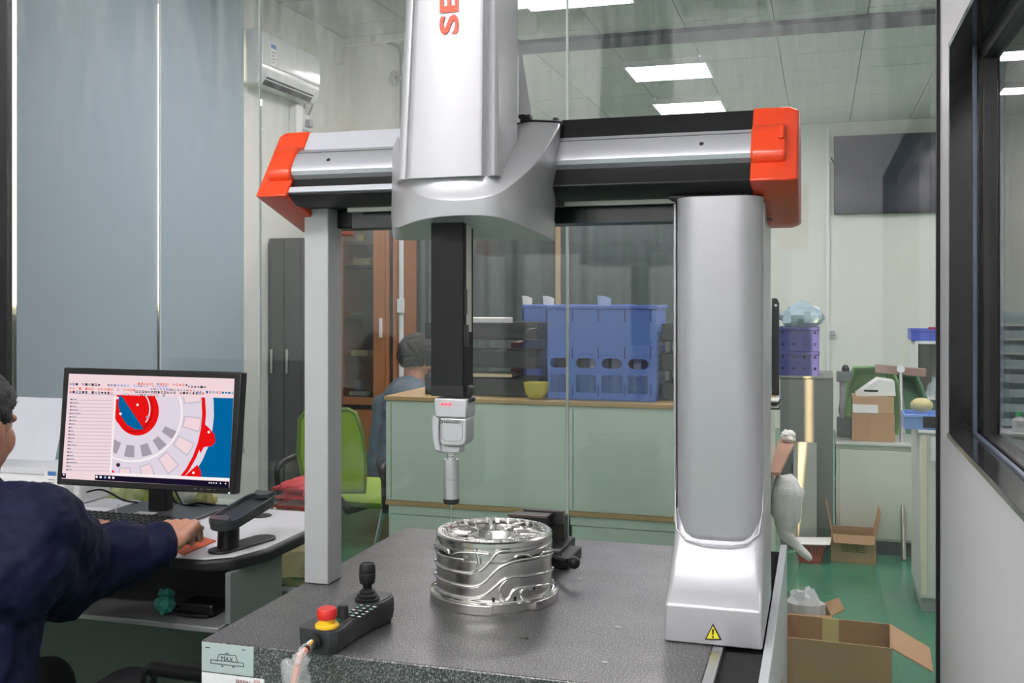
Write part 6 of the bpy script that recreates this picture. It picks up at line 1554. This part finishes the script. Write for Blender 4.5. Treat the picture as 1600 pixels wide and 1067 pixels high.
jk.cap(sR, el, .088, .088, 18); jk.cap(el, el.lerp(wr, .55), .088, .072, 18); jk.cap(el.lerp(wr, .5), wr-(wr-el).normalized()*.030, .072, .052, 18)
jk.cap(sR+Vector((0,-.02,-.05)), el+Vector((-.02,-.03,-.03)), .085, .085, 16)
jk.cap(sL, elL, .088, .082, 16); jk.cap(elL, wl2-(wl2-elL).normalized()*.04, .075, .052, 16)
axj = (wr-el).normalized(); qj = axj.to_track_quat('Z', 'Y').to_matrix()
je = remesh(obj('jacket', jk, M_navy, op, smooth=180), .0065, 2, .024, .050)
for rdx in range(2):
    pass
obj('cuff', MB().lathe([(.049, -.045), (.054, -.04), (.052, .0), (.046, .004), (.044, .0), (.046, -.04)], wr-axj*.012, n=28, rot=qj), M_navy, op, smooth=50)
cq = (neck0 - hc).normalized().to_track_quat('Z', 'Y').to_matrix()
obj('collar', MB().lathe([(.070, -.045), (.078, -.045), (.088, .0), (.096, .03), (.085, .03), (.072, 0), (.068, -.045)], neck0+Vector((0,0,-.01)), n=28, rot=cq), M_navy, op, smooth=60)
tr = MB()
for s in (-1, 1):
    h = Vector((opx+s*.095, 1.57, .47)); kk = Vector((opx+s*.12, 1.98, .50)); an = Vector((opx+s*.12, 2.02, .10))
    tr.cap(h, kk, .098, .074, 16); tr.cap(kk, an, .072, .058, 16)
tr.cap(pel+Vector((-.06,0,-.03)), pel+Vector((.06,0,-.03)), .13, .13, 16)
remesh(obj('trousers', tr, mat('trousers_dark', (26, 27, 32), .7, var=.1), op, smooth=180), .011, 2, .015, .08)
for s in (-1, 1): obj('shoe', MB().cap((opx+s*.12, 2.00, .052), (opx+s*.13, 2.18, .045), .05, .043, 14), M_black, op, smooth=60)
# operator's chair
och = thing('desk_chair', 'black office chair under the person in the navy jacket', 'office chair', (opx, 1.58, 0))
obj('seat', MB().loft([rrect(opx-.23, opx+.23, 1.34, 1.83, .06, .08, .265), rrect(opx-.25, opx+.25, 1.32, 1.85, .07, .09, .295), rrect(opx-.23, opx+.23, 1.34, 1.83, .06, .08, .315)]), M_black, och, smooth=60)
obj('backrest', MB().loft([rrect(opx-.20, opx+.20, 1.265, 1.305, .02, .02, .46), rrect(opx-.22, opx+.22, 1.225, 1.275, .02, .02, .68), rrect(opx-.20, opx+.20, 1.205, 1.250, .02, .02, .92)]), M_black, och, smooth=60)
obj('back_support', MB().tube([(opx, 1.25, .62), (opx, 1.25, .36), (opx, 1.40, .29), (opx, 1.58, .29)], .022, 8), M_black, och, smooth=60)
pa1, pa2 = PY(243, 1045, 1.86), PY(345, 1056, 1.74)
obj('armrest', MB().tube(smooth_path([pa2, pa1.lerp(pa2, .4), pa1, pa1+Vector((-.02,.005,-.03)), pa1+Vector((-.03,0,-.16)), Vector((opx+.235, 1.80, .33)), Vector((opx+.15, 1.70, .325))], 5), .017, 8), M_black, och, smooth=60)
obj('armrest', MB().tube(smooth_path([(opx-.30, 1.50, .58), (opx-.30, 1.78, .59), (opx-.29, 1.82, .56), (opx-.28, 1.75, .42), (opx-.24, 1.68, .33), (opx-.15, 1.68, .325)], 5), .017, 8), M_black, och, smooth=60)
obj('gas_column', MB().lathe([(.03, .10), (.03, .2), (.02, .2), (.02, .30)], (opx, 1.58, 0), n=16), M_black, och)
for k in range(5):
    a = 2*PI*k/5+.2; dd = Vector((math.cos(a), math.sin(a), 0)); c_ = Vector((opx, 1.58, 0))
    obj('leg', MB().tube([c_+Vector((0,0,.12)), c_+dd*.28+Vector((0,0,.08))], [.028, .016], 8), M_black, och)
    obj('caster', MB().lathe([(.028, -.012), (.03, 0), (.028, .012)], c_+dd*.28+Vector((0,0,.031)), axis='x', n=14), M_rub, och)
# ---- second person behind the counter
y2 = 5.62
p2_ = thing('person', 'person in a grey blue jacket bending over the desk behind the counter', 'person', (XY(630, y2), y2, 0))
h2 = PY(652, 560, 5.70)
b2 = MB()
f2 = Vector((.62, .66, -.42))
R2, P2 = head_parts(b2, h2, f2)
nk = PY(645, 606, 5.65); ch2 = Vector((XY(640, 5.62), 5.62, .80)); pl2 = Vector((XY(634, 5.52), 5.52, .47))
s1, s2_ = PY(603, 634, 5.64), PY(694, 632, 5.66)
b2.cap(h2-Vector((0,0,.05)), nk, .055, .06); b2.cap(pl2, ch2, .13, .13, 16); b2.cap(nk, ch2, .07, .12); b2.cap(s1, s2_, .06, .06)
e1_, e2_ = PY(590, 735, 5.60), PY(720, 720, 5.70)
w1_, w2_ = e1_+Vector((.16, .20, .06)), e2_+Vector((-.05, .24, .03))
for a, b, c_ in ((s1, e1_, w1_), (s2_, e2_, w2_)):
    b2.cap(a, b, .055, .045); b2.cap(b, c_, .042, .03); dd = (c_-b).normalized()
    la = dd.cross(Vector((0,0,1))).normalized()
    for o_ in (-.03, -.01, .01, .03): b2.cap(c_, c_+dd*.08+la*o_, .018, .012, 8); finger(b2, c_+dd*.08+la*o_, dd, -up, .07, .0085)
    b2.cap(c_+dd*.02-la*.02, c_+dd*.06-la*.05, .013, .010, 8)
for s in (-1, 1):
    hh = pl2+Vector((s*.09, 0, -.01)); kk = hh+Vector((s*.03, .38, .02)); an = Vector((kk.x, kk.y-.05, .08)); b2.cap(hh, kk, .08, .06); b2.cap(kk, an, .055, .04); b2.cap(an, an+Vector((0,.14,-.035)), .04, .03)
remesh(obj('body', b2, M_skin, p2_, smooth=180), .0065, 2)
hair(h2, R2, 1.16, p2_, seed=3, low=.45)
M_gj = mat('jacket_grey_blue', (92, 108, 120), .75, var=.14, vscale=14, bump=.3, bscale=22)
j2 = MB()
j2.cap(pl2+Vector((0,0,-.03)), ch2, .165, .16, 18); j2.cap(nk+Vector((0,0,-.06)), ch2, .085, .14, 16); j2.cap(s1, s2_, .082, .082, 16); j2.cap(nk+Vector((0,0,-.06)), s1, .07, .08); j2.cap(nk+Vector((0,0,-.06)), s2_, .07, .08)
for a, b, c_ in ((s1, e1_, w1_), (s2_, e2_, w2_)): j2.cap(a, b, .078, .070, 16); j2.cap(b, c_.lerp(b, .12), .068, .05, 16)
remesh(obj('jacket', j2, M_gj, p2_, smooth=180), .012, 2, .030, .07)
t2_ = MB()
for s in (-1, 1):
    hh = pl2+Vector((s*.09, 0, -.01)); kk = hh+Vector((s*.03, .38, .02)); an = Vector((kk.x, kk.y-.05, .10)); t2_.cap(hh, kk, .095, .072, 14); t2_.cap(kk, an, .07, .055, 14)
remesh(obj('trousers', t2_, mat('trousers_slate', (74, 84, 94), .75, var=.1), p2_, smooth=180), .013, 2, .015, .08)
obj('shirt_collar', MB().lathe([(.068, -.03), (.074, -.03), (.086, .012), (.078, .012), (.068, -.03)], nk+Vector((0,0,-.012)), n=24, rot=(nk-h2).normalized().to_track_quat('Z', 'Y').to_matrix()), M_paper, p2_, smooth=50)
for s in (-1, 1):
    hh = pl2+Vector((s*.12, .33, 0)); obj('shoe', MB().cap((hh.x, hh.y-.02, .052), (hh.x, hh.y+.15, .045), .05, .042, 12), M_black, p2_, smooth=60)
st = thing('stool', 'low dark stool under the person behind the counter', 'stool', (pl2.x, pl2.y, 0))
obj('seat', MB().lathe([(.17, .235), (.18, .245), (.18, .26), (.16, .272)], (pl2.x, pl2.y-.03, 0), n=24), M_black, st, smooth=40)
for k in range(4):
    a = PI/4+PI/2*k; obj('leg', MB().tube([(pl2.x+.12*math.cos(a), pl2.y-.03+.12*math.sin(a), .235), (pl2.x+.17*math.cos(a), pl2.y-.03+.17*math.sin(a), .002)], .014, 8), M_alu, st)
bpy.context.view_layer.update()
